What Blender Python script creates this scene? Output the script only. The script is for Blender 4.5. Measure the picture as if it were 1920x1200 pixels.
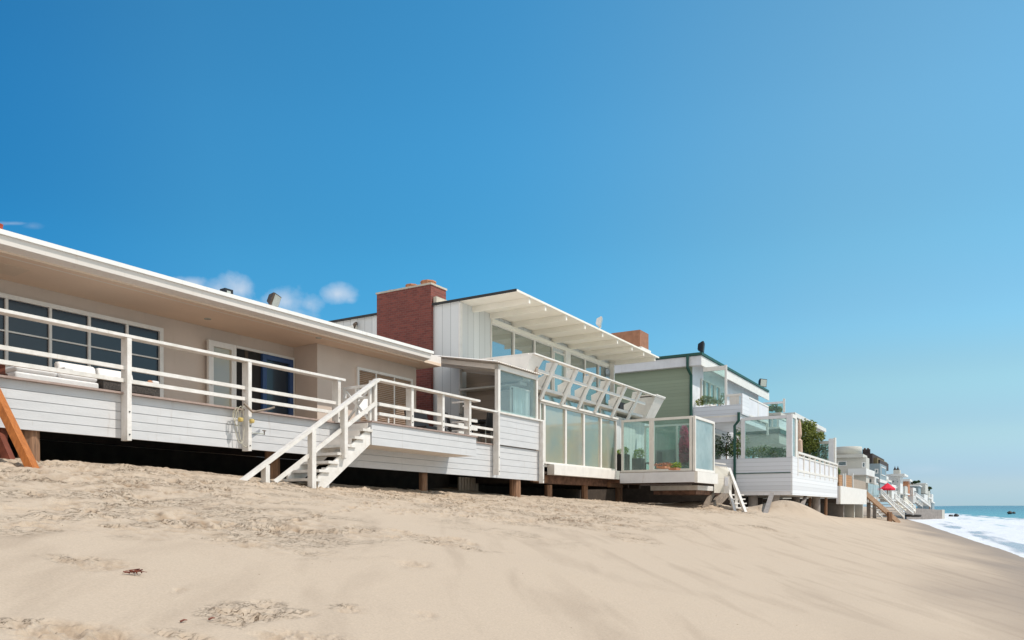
import bpy, math, random
import numpy as np
from mathutils import Vector, Matrix
random.seed(7)
R = math.radians
S = bpy.context.scene
for o in list(bpy.data.objects): bpy.data.objects.remove(o)

# ------------------------------------------------------------------ camera, sky, sun, exposure
FPX, CX, HY = 1420.0, 960.0, 948.0           # focal length and horizon of the 1920 px photograph
cam_d = bpy.data.cameras.new("camera"); cam = bpy.data.objects.new("camera", cam_d)
S.collection.objects.link(cam); S.camera = cam
cam_d.sensor_width = 36; cam_d.lens = FPX/1920*36; cam_d.shift_y = (HY-600)/1920
cam_d.clip_start = .1; cam_d.clip_end = 60000
cam.location = (0, 0, 0); cam.rotation_euler = (R(90), 0, 0)

SUN = Vector((.654, -.103, 1.0)).normalized()
SUN_EL = math.asin(SUN.z); SUN_AZ = math.atan2(SUN.x, SUN.y)
sd = bpy.data.lights.new("sun", 'SUN'); sd.energy = 3.8; sd.angle = R(.53); sd.color = (1, .925, .83)
so = bpy.data.objects.new("sun", sd); S.collection.objects.link(so)
so.rotation_euler = SUN.to_track_quat('Z', 'Y').to_euler(); so.location = (0, 0, 60)

W = bpy.data.worlds.new("World"); S.world = W; W.use_nodes = True
nt = W.node_tree; nt.nodes.clear()
def N(nt, t, **k):
    n = nt.nodes.new(t)
    for a, v in k.items(): setattr(n, a, v)
    return n
sky = N(nt, 'ShaderNodeTexSky', sky_type='NISHITA', sun_disc=False, sun_elevation=SUN_EL, sun_rotation=SUN_AZ,
        altitude=0, air_density=1.0, dust_density=0, ozone_density=4)
# the photograph's sky is deeper (polarised) away from the sun side: gain by compass side and by height
def ramp(nt, stops):
    r = N(nt, 'ShaderNodeValToRGB'); e = r.color_ramp.elements; r.color_ramp.interpolation = 'EASE'
    e[0].position = stops[0][0]; e[0].color = (*[c/2 for c in stops[0][1]], 1); e[1].position = stops[-1][0]; e[1].color = (*[c/2 for c in stops[-1][1]], 1)
    for p, c in stops[1:-1]: x = e.new(p); x.color = (*[k/2 for k in c], 1)
    return r
tcs = N(nt, 'ShaderNodeTexCoord'); sps = N(nt, 'ShaderNodeSeparateXYZ'); nt.links.new(tcs.outputs['Generated'], sps.inputs[0])
hx = N(nt, 'ShaderNodeMath', operation='MULTIPLY_ADD'); hx.inputs[1].default_value = .5; hx.inputs[2].default_value = .5; nt.links.new(sps.outputs[0], hx.inputs[0])
rx = ramp(nt, [(.2, (.14, .98, 1.30)), (.27, (.29, 1.22, 1.48)), (.33, (.46, 1.44, 1.56)), (.5, (.48, 1.68, 1.80)), (.66, (1.24, 1.88, 1.60)), (.76, (1.24, 1.9, 1.64))])
rz = ramp(nt, [(0, (.43, .43, .79)), (.03, (.57, .46, .72)), (.09, (.82, .60, .68)), (.15, (.97, .74, .73)), (.22, (.92, .84, .86)), (.31, (.91, .91, .91)), (.45, (1, 1, 1))]); rx.color_ramp.interpolation = 'B_SPLINE'
nt.links.new(hx.outputs[0], rx.inputs[0]); nt.links.new(sps.outputs[2], rz.inputs[0])
def vmul(a, b, k=1.):
    n = N(nt, 'ShaderNodeVectorMath', operation='MULTIPLY'); nt.links.new(a, n.inputs[0]); nt.links.new(b, n.inputs[1])
    m = N(nt, 'ShaderNodeVectorMath', operation='SCALE'); m.inputs['Scale'].default_value = k; nt.links.new(n.outputs[0], m.inputs[0]); return m
hs = vmul(vmul(sky.outputs[0], rx.outputs[0], 2).outputs[0], rz.outputs[0], 2)
# small fair-weather clouds low over the roofs, placed by direction in the sky
geo = N(nt, 'ShaderNodeTexCoord'); 
def vm(op, a=None, b=None):
    n = N(nt, 'ShaderNodeVectorMath', operation=op)
    for i, x in enumerate((a, b)):
        if x is None: continue
        if isinstance(x, (tuple, Vector)): n.inputs[i].default_value = x
        else: nt.links.new(x, n.inputs[i])
    return n
def mm(op, a=None, b=None, c=None, clamp=False):
    n = N(nt, 'ShaderNodeMath', operation=op); n.use_clamp = clamp
    for i, x in enumerate((a, b, c)):
        if x is None: continue
        if isinstance(x, (int, float)): n.inputs[i].default_value = x
        else: nt.links.new(x, n.inputs[i])
    return n.outputs[0]
dirv = geo.outputs['Generated']
nz = N(nt, 'ShaderNodeTexNoise'); nz.inputs['Scale'].default_value = 21; nz.inputs['Detail'].default_value = 8; nz.inputs['Roughness'].default_value = .55
nt.links.new(dirv, nz.inputs['Vector'])
total = None
CLOUDS = [(358, 534, 34, 18, 1.0), (400, 556, 70, 30, .9), (450, 544, 40, 34, 1.0), (430, 575, 80, 30, .9), (538, 566, 62, 32, .85), (580, 570, 34, 24, .8),
          (560, 590, 44, 22, .7), (632, 552, 38, 24, .9), (655, 562, 16, 9, .5), (22, 419, 40, 5, .45), (60, 424, 22, 9, .22), (1560, 540, 200, 30, .0),
          (1740, 880, 60, 14, .16)]
for px, py, rx, ry, amt in CLOUDS:
    if amt <= 0: continue
    d = Vector(((px-CX)/FPX, 1, (HY-py)/FPX)); L = d.length; d.normalize()
    ex = Vector((1, 0, 0)); ex = (ex-d*ex.dot(d)).normalized(); ey = d.cross(ex); 
    dx = mm('MULTIPLY', vm('DOT_PRODUCT', dirv, ex).outputs['Value'], FPX*L/rx/(1.0))
    dy = mm('MULTIPLY', vm('DOT_PRODUCT', dirv, ey).outputs['Value'], FPX*L/ry)
    dd = mm('SQRT', mm('ADD', mm('MULTIPLY', dx, dx), mm('MULTIPLY', dy, dy)))
    fwd = mm('GREATER_THAN', vm('DOT_PRODUCT', dirv, d).outputs['Value'], .3)
    e = mm('MULTIPLY', mm('SUBTRACT', 1.0, dd), fwd)
    e = mm('ADD', e, mm('MULTIPLY', mm('SUBTRACT', nz.outputs[0], .5), 2.2))
    e = mm('MULTIPLY', e, 1.0, clamp=True)
    e = mm('MULTIPLY', mm('MULTIPLY', e, amt), fwd)
    total = e if total is None else mm('MAXIMUM', total, e)
mix = N(nt, 'ShaderNodeMix', data_type='RGBA')
nt.links.new(mm('MULTIPLY', total, .75), mix.inputs[0]); nt.links.new(hs.outputs[0], mix.inputs[6]); mix.inputs[7].default_value = (7.6, 8.1, 8.9, 1)
# unseen bright cloud bank, added behind the camera to fill the shaded walls
bk = N(nt, 'ShaderNodeMapRange', interpolation_type='SMOOTHSTEP'); bk.inputs[1].default_value = .12; bk.inputs[2].default_value = -.45; nt.links.new(sps.outputs[1], bk.inputs[0])
bz = N(nt, 'ShaderNodeMapRange', interpolation_type='SMOOTHSTEP'); bz.inputs[1].default_value = 1.0; bz.inputs[2].default_value = .55; bz.inputs[3].default_value = .25; nt.links.new(sps.outputs[2], bz.inputs[0])
nb = N(nt, 'ShaderNodeTexNoise'); nb.inputs['Scale'].default_value = 3.2; nb.inputs['Detail'].default_value = 6; nt.links.new(dirv, nb.inputs['Vector'])
nbr = N(nt, 'ShaderNodeMapRange'); nbr.inputs[1].default_value = .35; nbr.inputs[2].default_value = .6; nbr.inputs[3].default_value = .55; nt.links.new(nb.outputs[0], nbr.inputs[0])
mixb = N(nt, 'ShaderNodeMix', data_type='RGBA'); nt.links.new(mm('MULTIPLY', mm('MULTIPLY', bk.outputs[0], bz.outputs[0]), nbr.outputs[0]), mixb.inputs[0])
nt.links.new(mix.outputs[2], mixb.inputs[6]); mixb.inputs[7].default_value = (11.5, 10.8, 9.8, 1)
bg = N(nt, 'ShaderNodeBackground'); bg.inputs[1].default_value = .1
ow = N(nt, 'ShaderNodeOutputWorld')
nt.links.new(mixb.outputs[2], bg.inputs[0]); nt.links.new(bg.outputs[0], ow.inputs[0])
S.view_settings.view_transform = 'Standard'; S.view_settings.look = 'None'; S.view_settings.exposure = 0.0; S.view_settings.gamma = 1
S.cycles.max_bounces = 8; S.cycles.transparent_max_bounces = 16; S.cycles.caustics_reflective = False; S.cycles.caustics_refractive = False

# ------------------------------------------------------------------ frames, geometry helpers
class Fr:
    """A house's own axes: a runs along the beach away from the viewer, b runs inland, z up (0 = eye level)."""
    def __init__(s, ox, oy, dx, slope=0.):
        s.o = (ox, oy); l = math.hypot(dx, 1); s.A = (dx/l, 1/l); s.B = (-1/l, dx/l); s.s = slope
    def w(s, a, b, z): return Vector((s.o[0]+s.A[0]*a+s.B[0]*b, s.o[1]+s.A[1]*a+s.B[1]*b, z+s.s*a))
    def ab(s, x, y): x -= s.o[0]; y -= s.o[1]; return x*s.A[0]+y*s.A[1], x*s.B[0]+y*s.B[1]
    def ax(s, px, b):                 # a of picture column px on the plane b
        u = (px-CX)/FPX; x0 = s.o[0]+s.B[0]*b; y0 = s.o[1]+s.B[1]*b
        return (u*y0-x0)/(s.A[0]-u*s.A[1])
    def bx(s, px, a):
        u = (px-CX)/FPX; x0 = s.o[0]+s.A[0]*a; y0 = s.o[1]+s.A[1]*a
        return (u*y0-x0)/(s.B[0]-u*s.B[1])
    def zy(s, py, a, b): return (HY-py)/FPX*(s.o[1]+s.A[1]*a+s.B[1]*b)-s.s*a
    def on_b(s, px, py, b): a = s.ax(px, b); return a, s.zy(py, a, b)
    def on_a(s, px, py, a): b = s.bx(px, a); return b, s.zy(py, a, b)
F1 = Fr(-6.46, 12.6, .6725, -.0129)
F2 = Fr(1.33, 25.5, .6056)

ORG = {}
class MB:
    def __init__(s): s.v = []; s.f = []
    def add(s, vs, fs):
        n = len(s.v); s.v += [Vector(p) for p in vs]; s.f += [tuple(i+n for i in f) for f in fs]; return s
    def box(s, fr, a0, a1, b0, b1, z0, z1):
        a0, a1 = min(a0, a1), max(a0, a1); b0, b1 = min(b0, b1), max(b0, b1); z0, z1 = min(z0, z1), max(z0, z1)
        P = [fr.w(a, b, z) for z in (z0, z1) for (a, b) in ((a0, b0), (a0, b1), (a1, b1), (a1, b0))]
        # a x b is up-handed: A x B = +z, so order (a0b0,a0b1,a1b1,a1b0) is clockwise seen from above
        return s.add(P, [(0, 1, 2, 3), (7, 6, 5, 4), (0, 4, 5, 1), (1, 5, 6, 2), (2, 6, 7, 3), (3, 7, 4, 0)])
    def hexa(s, P): return s.add(P, [(0, 1, 2, 3), (7, 6, 5, 4), (0, 4, 5, 1), (1, 5, 6, 2), (2, 6, 7, 3), (3, 7, 4, 0)])
    def bar(s, p, q, w, h, up=Vector((0, 0, 1))):
        p = Vector(p); q = Vector(q); d = (q-p).normalized(); x = d.cross(up)
        if x.length < 1e-4: x = d.cross(Vector((1, 0, 0)))
        x.normalize(); y = x.cross(d)
        P = [c+x*sx*w/2+y*sy*h/2 for c in (p, q) for sx, sy in ((-1, -1), (-1, 1), (1, 1), (1, -1))]
        return s.hexa(P)
    def prism(s, pts, ext):           # flat outline extruded by the vector ext
        n = len(pts); e = Vector(ext); P = [Vector(p) for p in pts]; P += [p+e for p in P]
        F = [tuple(range(n)), tuple(range(2*n-1, n-1, -1))]+[(i, i+n, (i+1) % n+n, (i+1) % n) for i in range(n)]
        return s.add(P, F)
    def tube(s, pts, r, n=8, r2=None):
        pts = [Vector(p) for p in pts]; m = len(pts); base = len(s.v); ring = []
        for i, p in enumerate(pts):
            d = (pts[min(i+1, m-1)]-pts[max(i-1, 0)]).normalized()
            x = d.cross(Vector((0, 0, 1)))
            if x.length < .05: x = d.cross(Vector((0, 1, 0)))
            x.normalize(); y = d.cross(x); rr = r if r2 is None else r+(r2-r)*i/(m-1)
            for k in range(n):
                t = 2*math.pi*k/n; s.v.append(p+(x*math.cos(t)+y*math.sin(t))*rr)
        for i in range(m-1):
            for k in range(n):
                a = base+i*n+k; b = base+i*n+(k+1) % n; s.f.append((a, b, b+n, a+n))
        s.f.append(tuple(base+k for k in range(n))[::-1]); s.f.append(tuple(base+(m-1)*n+k for k in range(n)))
        return s
    def lathe(s, c, prof, n=20):      # prof = [(r, z)]
        base = len(s.v); c = Vector(c)
        for r, z in prof:
            for k in range(n): t = 2*math.pi*k/n; s.v.append(c+Vector((r*math.cos(t), r*math.sin(t), z)))
        for i in range(len(prof)-1):
            for k in range(n):
                a = base+i*n+k; b = base+i*n+(k+1) % n; s.f.append((a, b, b+n, a+n))
        s.f.append(tuple(base+k for k in range(n))[::-1]); s.f.append(tuple(base+(len(prof)-1)*n+k for k in range(n)))
        return s
    def build(s, name, mat, parent=None, smooth=False, origin=None):
        me = bpy.data.meshes.new(name); o = bpy.data.objects.new(name, me); S.collection.objects.link(o)
        if parent is not None: org = ORG[parent.name]; o.parent = parent
        else:
            if origin is None:
                xs = [p.x for p in s.v]; ys = [p.y for p in s.v]
                origin = Vector(((min(xs)+max(xs))/2, (min(ys)+max(ys))/2, min(p.z for p in s.v)))
            org = Vector(origin); o.location = org
        ORG[o.name] = org
        me.from_pydata([tuple(p-org) for p in s.v], [], s.f); me.materials.append(mat)
        if smooth: me.polygons.foreach_set('use_smooth', [True]*len(me.polygons))
        uv = me.uv_layers.new(name='UVMap'); co = []
        for pl in me.polygons:
            n = pl.normal
            if abs(n.z) > .8: tu = Vector((F2.A[0], F2.A[1], 0)); tv = Vector((F2.B[0], F2.B[1], 0))
            else:
                tu = Vector((-n.y, n.x, 0)).normalized(); tv = Vector((0, 0, 1))
            for li in pl.loop_indices:
                p = s.v[me.loops[li].vertex_index]; co += [p.dot(tu), p.dot(tv)]
        uv.data.foreach_set('uv', co); me.update()
        return o
def thing(name, label, cat, loc, group=None):
    o = bpy.data.objects.new(name, None); S.collection.objects.link(o); o.location = loc; o.empty_display_size = .2
    ORG[o.name] = Vector(loc); o['label'] = label; o['category'] = cat
    if group: o['group'] = group
    return o
def tag(o, label, cat, group=None):
    o['label'] = label; o['category'] = cat
    if group: o['group'] = group
    return o
def BX(fr, *a): return MB().box(fr, *a)

# ------------------------------------------------------------------ materials
def pmat(name, col, rough=.6, var=.08, scale=6., bump=0., bscale=60., spec=.4, metal=0., col2=None, streak=None, stretch=(1, 1, 1), detail=5):
    m = bpy.data.materials.new(name); m.use_nodes = True; nt = m.node_tree; b = nt.nodes['Principled BSDF']
    b.inputs['Roughness'].default_value = rough; b.inputs['Specular IOR Level'].default_value = spec; b.inputs['Metallic'].default_value = metal
    tc = N(nt, 'ShaderNodeNewGeometry'); mp = N(nt, 'ShaderNodeMapping'); mp.inputs['Scale'].default_value = stretch
    nt.links.new(tc.outputs['Position'], mp.inputs['Vector'])
    nz = N(nt, 'ShaderNodeTexNoise'); nz.inputs['Scale'].default_value = scale; nz.inputs['Detail'].default_value = detail; nz.inputs['Roughness'].default_value = .6
    nt.links.new(mp.outputs[0], nz.inputs['Vector'])
    rp = N(nt, 'ShaderNodeValToRGB'); e = rp.color_ramp.elements; e[0].position = .3; e[1].position = .7
    c2 = col2 or tuple(c*(1-2*var) for c in col)
    e[0].color = (*c2, 1); e[1].color = (*[min(1, c*(1+var*.5)) for c in col], 1)
    nt.links.new(nz.outputs[0], rp.inputs[0]); nt.links.new(rp.outputs[0], b.inputs['Base Color'])
    if bump:
        n2 = N(nt, 'ShaderNodeTexNoise'); n2.inputs['Scale'].default_value = bscale; n2.inputs['Detail'].default_value = 4
        nt.links.new(mp.outputs[0], n2.inputs['Vector'])
        bp = N(nt, 'ShaderNodeBump'); bp.inputs['Strength'].default_value = bump; bp.inputs['Distance'].default_value = .01
        nt.links.new(n2.outputs[0], bp.inputs['Height']); nt.links.new(bp.outputs[0], b.inputs['Normal'])
    return m
M = {}
def weather(m, amt=.22):
    """Faint vertical runs of rust and grime on painted boards."""
    nt = m.node_tree; b = nt.nodes['Principled BSDF']; src = b.inputs['Base Color'].links[0].from_socket
    g = N(nt, 'ShaderNodeNewGeometry'); mp = N(nt, 'ShaderNodeMapping'); mp.inputs['Scale'].default_value = (7, 7, .9); nt.links.new(g.outputs['Position'], mp.inputs[0])
    n = N(nt, 'ShaderNodeTexNoise'); n.inputs['Scale'].default_value = 1.6; n.inputs['Detail'].default_value = 7; n.inputs['Roughness'].default_value = .7; nt.links.new(mp.outputs[0], n.inputs[0])
    r = N(nt, 'ShaderNodeMapRange', interpolation_type='SMOOTHSTEP'); r.inputs[1].default_value = .56; r.inputs[2].default_value = .74; r.inputs[4].default_value = amt; nt.links.new(n.outputs[0], r.inputs[0])
    x = N(nt, 'ShaderNodeMix', data_type='RGBA', blend_type='MULTIPLY'); nt.links.new(r.outputs[0], x.inputs[0]); nt.links.new(src, x.inputs[6]); x.inputs[7].default_value = (.62, .50, .38, 1)
    nt.links.new(x.outputs[2], b.inputs['Base Color'])
M['white'] = pmat('white_paint', (.82, .785, .735), .5, .05, 3, .25, 40)
M['whitew'] = pmat('weathered_white_paint', (.80, .775, .745), .6, .08, 5, .4, 30, col2=(.66, .63, .58))
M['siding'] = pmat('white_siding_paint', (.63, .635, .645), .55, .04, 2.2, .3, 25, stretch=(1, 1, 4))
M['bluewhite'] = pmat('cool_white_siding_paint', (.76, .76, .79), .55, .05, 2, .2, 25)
M['cream'] = pmat('cream_paint', (.90, .86, .77), .6, .03, 2)
M['stucco'] = pmat('beige_stucco', (.64, .535, .455), .9, .04, 1.3, .35, 70)
M['soffit'] = pmat('tan_soffit_paint', (.80, .63, .49), .85, .03, .8)
M['soffitl'] = pmat('light_tan_panel', (.74, .60, .47), .85, .02, .8)
M['edge'] = pmat('pale_edge_paint', (.82, .765, .71), .7, .04, 1)
M['flash'] = pmat('white_metal_flashing', (.86, .85, .82), .45, .03, 2)
M['nosing'] = pmat('pinkish_deck_board', (.42, .32, .28), .8, .12, 8, .3, 40)
M['decktop'] = pmat('worn_brown_deck_board', (.28, .20, .15), .8, .12, 8)
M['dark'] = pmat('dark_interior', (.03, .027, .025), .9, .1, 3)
M['interior'] = pmat('dim_room_wall', (.10, .075, .055), .9, .1, 1)
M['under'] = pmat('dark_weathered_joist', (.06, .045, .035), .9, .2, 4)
M['blue'] = pmat('navy_door_paint', (.035, .075, .19), .4, .06, 3)
M['wood'] = pmat('weathered_pile_wood', (.34, .19, .11), .85, .3, 3, .8, 20, stretch=(6, 6, .7), col2=(.13, .075, .05))
M['timber'] = pmat('rusty_brown_timber', (.24, .13, .085), .85, .3, 5, .6, 20, col2=(.09, .05, .035))
M['orange'] = pmat('orange_stained_timber', (.50, .17, .035), .5, .12, 9, .3, 30, stretch=(3, 3, .8), col2=(.34, .10, .02))
M['redwood'] = pmat('dark_red_stained_timber', (.20, .055, .03), .55, .2, 9)
M['greywood'] = pmat('grey_brown_timber', (.30, .24, .19), .85, .2, 6)
M['tanwood'] = pmat('tan_rail_timber', (.42, .27, .17), .8, .15, 5)
M['green'] = pmat('sage_green_siding', (.215, .235, .165), .75, .05, 1.5)
M['trim'] = pmat('dark_green_trim', (.02, .09, .07), .5, .1, 3)
M['roofdark'] = pmat('dark_roof_edge', (.045, .045, .045), .8, .1, 4)
M['black'] = pmat('black_metal', (.02, .02, .022), .45, .1, 5)
M['bronze'] = pmat('bronze_lamp_metal', (.16, .12, .09), .45, .2, 8, metal=.5)
M['lens'] = pmat('lamp_lens_glass', (.50, .52, .46), .15, .1, 12, spec=.8)
M['cushion'] = pmat('white_outdoor_fabric', (.80, .78, .76), .9, .04, 5, .4, 25)
M['wicker'] = pmat('dark_wicker', (.09, .075, .065), .7, .6, 45, .8, 90, col2=(.02, .017, .015))
M['wicktop'] = pmat('dark_table_top', (.06, .045, .035), .6, .1, 4)
M['terra'] = pmat('terracotta', (.52, .24, .13), .8, .14, 9)
M['redpot'] = pmat('red_clay', (.42, .07, .03), .7, .1, 9)
M['rustbrick'] = pmat('orange_flue_tile', (.36, .17, .10), .8, .12, 6)
M['ironbrown'] = pmat('brown_chimney_cladding', (.20, .12, .09), .8, .08, 3)
M['mortar'] = pmat('pale_mortar_cap', (.55, .50, .42), .9, .1, 9)
M['rope'] = pmat('pale_rope', (.55, .52, .42), .9, .1, 20)
M['float'] = pmat('yellow_float', (.62, .47, .16), .7, .1, 20)
M['concrete'] = pmat('grey_concrete', (.30, .27, .25), .9, .14, 2, .4, 20)
M['palestucco'] = pmat('pale_far_stucco', (.56, .55, .50), .85, .05, .6)
M['greyblue'] = pmat('grey_blue_far_wall', (.26, .33, .36), .8, .06, .6)
M['farwhite'] = pmat('far_white_wall', (.72, .72, .70), .8, .06, .5)
M['shingle'] = pmat('dark_brown_shingle', (.07, .055, .05), .9, .2, 3)
M['goldstone'] = pmat('tan_stone', (.22, .17, .09), .9, .1, 3)
M['umbrella'] = pmat('red_umbrella_canvas', (.72, .02, .05), .8, .06, 3)
M['peach'] = pmat('peach_umbrella_canvas', (.66, .47, .36), .85, .06, 4)
M['rock'] = pmat('wet_dark_rock', (.05, .045, .04), .6, .2, 2)
M['curtain'] = pmat('pale_curtain', (.80, .84, .84), .8, .05, 12, stretch=(1, 1, .1))
M['weed'] = pmat('dry_red_seaweed', (.22, .055, .03), .7, .3, 30)

for k_ in ('whitew', 'siding', 'white', 'flash', 'bluewhite'): weather(M[k_], .45 if k_ == 'whitew' else .32)
weather(M['stucco'], .15); weather(M['soffit'], .18); weather(M['edge'], .3)
def leafmat(name, c1, c2):
    m = bpy.data.materials.new(name); m.use_nodes = True; nt = m.node_tree; b = nt.nodes['Principled BSDF']
    g = N(nt, 'ShaderNodeNewGeometry'); rp = N(nt, 'ShaderNodeValToRGB'); e = rp.color_ramp.elements
    e[0].color = (*c1, 1); e[1].color = (*c2, 1); nt.links.new(g.outputs['Random Per Island'], rp.inputs[0])
    nt.links.new(rp.outputs[0], b.inputs['Base Color']); b.inputs['Roughness'].default_value = .55
    tr = N(nt, 'ShaderNodeBsdfTranslucent'); nt.links.new(rp.outputs[0], tr.inputs[0])
    mx = N(nt, 'ShaderNodeMixShader'); mx.inputs[0].default_value = .3
    nt.links.new(b.outputs[0], mx.inputs[1]); nt.links.new(tr.outputs[0], mx.inputs[2])
    nt.links.new(mx.outputs[0], nt.nodes['Material Output'].inputs[0]); return m
M['leaf'] = leafmat('green_leaves', (.06, .12, .03), (.22, .30, .08))
M['leafb'] = leafmat('bright_green_leaves', (.12, .22, .02), (.33, .42, .05))
M['leafd'] = leafmat('dark_green_leaves', (.02, .045, .02), (.08, .14, .05))
M['olive'] = leafmat('olive_green_leaves', (.08, .11, .02), (.32, .35, .08))
M['pink'] = leafmat('magenta_flowers', (.45, .03, .12), (.80, .12, .28))
M['flower'] = leafmat('mixed_low_flowers', (.25, .05, .05), (.55, .30, .12))

def glassmat(name, tint, film, filmcol, gloss=.12, fres=.5, rough=.02, noise=0.):
    """Glass that lets light through: clear tint + a milky salt film + mirror reflection."""
    m = bpy.data.materials.new(name); m.use_nodes = True; nt = m.node_tree; nt.nodes.remove(nt.nodes['Principled BSDF'])
    tr = N(nt, 'ShaderNodeBsdfTransparent'); tr.inputs[0].default_value = (*tint, 1)
    di = N(nt, 'ShaderNodeBsdfDiffuse'); di.inputs[0].default_value = (*filmcol, 1)
    tl = N(nt, 'ShaderNodeBsdfTranslucent'); tl.inputs[0].default_value = (*filmcol, 1)
    ad = N(nt, 'ShaderNodeMixShader'); ad.inputs[0].default_value = .4
    nt.links.new(di.outputs[0], ad.inputs[1]); nt.links.new(tl.outputs[0], ad.inputs[2])
    m1 = N(nt, 'ShaderNodeMixShader'); m1.inputs[0].default_value = film
    if noise:
        g = N(nt, 'ShaderNodeNewGeometry'); nz = N(nt, 'ShaderNodeTexNoise'); nz.inputs['Scale'].default_value = 1.1; nz.inputs['Detail'].default_value = 5
        nt.links.new(g.outputs['Position'], nz.inputs['Vector'])
        mr = N(nt, 'ShaderNodeMapRange'); mr.inputs[1].default_value = .35; mr.inputs[2].default_value = .65
        mr.inputs[3].default_value = film-noise; mr.inputs[4].default_value = film+noise
        nt.links.new(nz.outputs[0], mr.inputs[0]); nt.links.new(mr.outputs[0], m1.inputs[0])
    nt.links.new(tr.outputs[0], m1.inputs[1]); nt.links.new(ad.outputs[0], m1.inputs[2])
    gl = N(nt, 'ShaderNodeBsdfGlossy'); gl.inputs['Roughness'].default_value = rough
    lw = N(nt, 'ShaderNodeFresnel'); lw.inputs[0].default_value = 1.5
    sc = N(nt, 'ShaderNodeMath', operation='MULTIPLY_ADD'); sc.inputs[1].default_value = fres; sc.inputs[2].default_value = gloss; sc.use_clamp = True
    nt.links.new(lw.outputs[0], sc.inputs[0])
    m2 = N(nt, 'ShaderNodeMixShader'); nt.links.new(sc.outputs[0], m2.inputs[0])
    nt.links.new(m1.outputs[0], m2.inputs[1]); nt.links.new(gl.outputs[0], m2.inputs[2])
    nt.links.new(m2.outputs[0], nt.nodes['Material Output'].inputs[0]); return m
M['clear'] = glassmat('salt_hazed_clear_glass', (.80, .93, .90), .12, (.62, .72, .70), .02, noise=.05)
M['film'] = glassmat('milky_windbreak_glass', (.80, .95, .94), .55, (.72, .84, .85), .04, noise=.14)
M['patio'] = glassmat('grey_blue_patio_panel', (.90, .97, .96), .12, (.62, .70, .70), .0, .22, noise=.03)
def winmat(name, col, mirror, rough=.03, var=0., col2=None):
    m = bpy.data.materials.new(name); m.use_nodes = True; nt = m.node_tree; b = nt.nodes['Principled BSDF']
    b.inputs['Base Color'].default_value = (*col, 1); b.inputs['Roughness'].default_value = .25
    if col2:
        g = N(nt, 'ShaderNodeNewGeometry'); nz = N(nt, 'ShaderNodeTexNoise'); nz.inputs['Scale'].default_value = .9; nz.inputs['Detail'].default_value = 3
        nt.links.new(g.outputs['Position'], nz.inputs['Vector']); rp = N(nt, 'ShaderNodeValToRGB'); e = rp.color_ramp.elements
        e[0].position = .38; e[1].position = .62; e[0].color = (*col, 1); e[1].color = (*col2, 1)
        nt.links.new(nz.outputs[0], rp.inputs[0]); nt.links.new(rp.outputs[0], b.inputs['Base Color'])
    gl = N(nt, 'ShaderNodeBsdfGlossy'); gl.inputs['Roughness'].default_value = rough; gl.inputs[0].default_value = (.88, .95, .95, 1)
    mx = N(nt, 'ShaderNodeMixShader'); mx.inputs[0].default_value = mirror
    nt.links.new(b.outputs[0], mx.inputs[1]); nt.links.new(gl.outputs[0], mx.inputs[2])
    nt.links.new(mx.outputs[0], nt.nodes['Material Output'].inputs[0]); return m
M['winA'] = winmat('dark_blue_window_glass', (.012, .024, .040), .015)
M['winB'] = winmat('reflective_upper_glass', (.07, .10, .09), .42)
M['winC'] = winmat('curtained_lower_glass', (.34, .33, .24), .22, .06, col2=(.25, .30, .27))
M['winD'] = winmat('pale_teal_glass', (.20, .34, .34), .30)
M['winE'] = winmat('grey_door_glass', (.38, .37, .33), .03, col2=(.46, .40, .27))
M['winF'] = winmat('far_window_glass', (.05, .08, .10), .3)

def brickmat(name, c1, c2, mortar, sc=1.):
    m = bpy.data.materials.new(name); m.use_nodes = True; nt = m.node_tree; b = nt.nodes['Principled BSDF']; b.inputs['Roughness'].default_value = .85
    uv = N(nt, 'ShaderNodeUVMap'); br = N(nt, 'ShaderNodeTexBrick'); nt.links.new(uv.outputs[0], br.inputs['Vector'])
    br.inputs['Color1'].default_value = (*c1, 1); br.inputs['Color2'].default_value = (*c2, 1); br.inputs['Mortar'].default_value = (*mortar, 1)
    br.inputs['Scale'].default_value = sc; br.inputs['Brick Width'].default_value = .2; br.inputs['Row Height'].default_value = .075
    br.inputs['Mortar Size'].default_value = .007; br.inputs['Mortar Smooth'].default_value = .3; br.inputs['Bias'].default_value = .1
    nz = N(nt, 'ShaderNodeTexNoise'); nz.inputs['Scale'].default_value = 3; nt.links.new(uv.outputs[0], nz.inputs['Vector'])
    mx = N(nt, 'ShaderNodeMix', data_type='RGBA', blend_type='MULTIPLY'); mx.inputs[0].default_value = .5
    nt.links.new(br.outputs[0], mx.inputs[6]); nt.links.new(nz.outputs['Color'], mx.inputs[7])
    rp = N(nt, 'ShaderNodeHueSaturation'); rp.inputs['Value'].default_value = 1.35; nt.links.new(br.outputs[0], rp.inputs['Color'])
    nt.links.new(rp.outputs[0], b.inputs['Base Color'])
    bp = N(nt, 'ShaderNodeBump'); bp.inputs['Distance'].default_value = .01; bp.inputs['Strength'].default_value = .8; bp.invert = True
    nt.links.new(br.outputs['Fac'], bp.inputs['Height']); nt.links.new(bp.outputs[0], b.inputs['Normal']); return m
M['brick'] = brickmat('red_brick', (.19, .052, .038), (.125, .034, .027), (.17, .085, .07))

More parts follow.
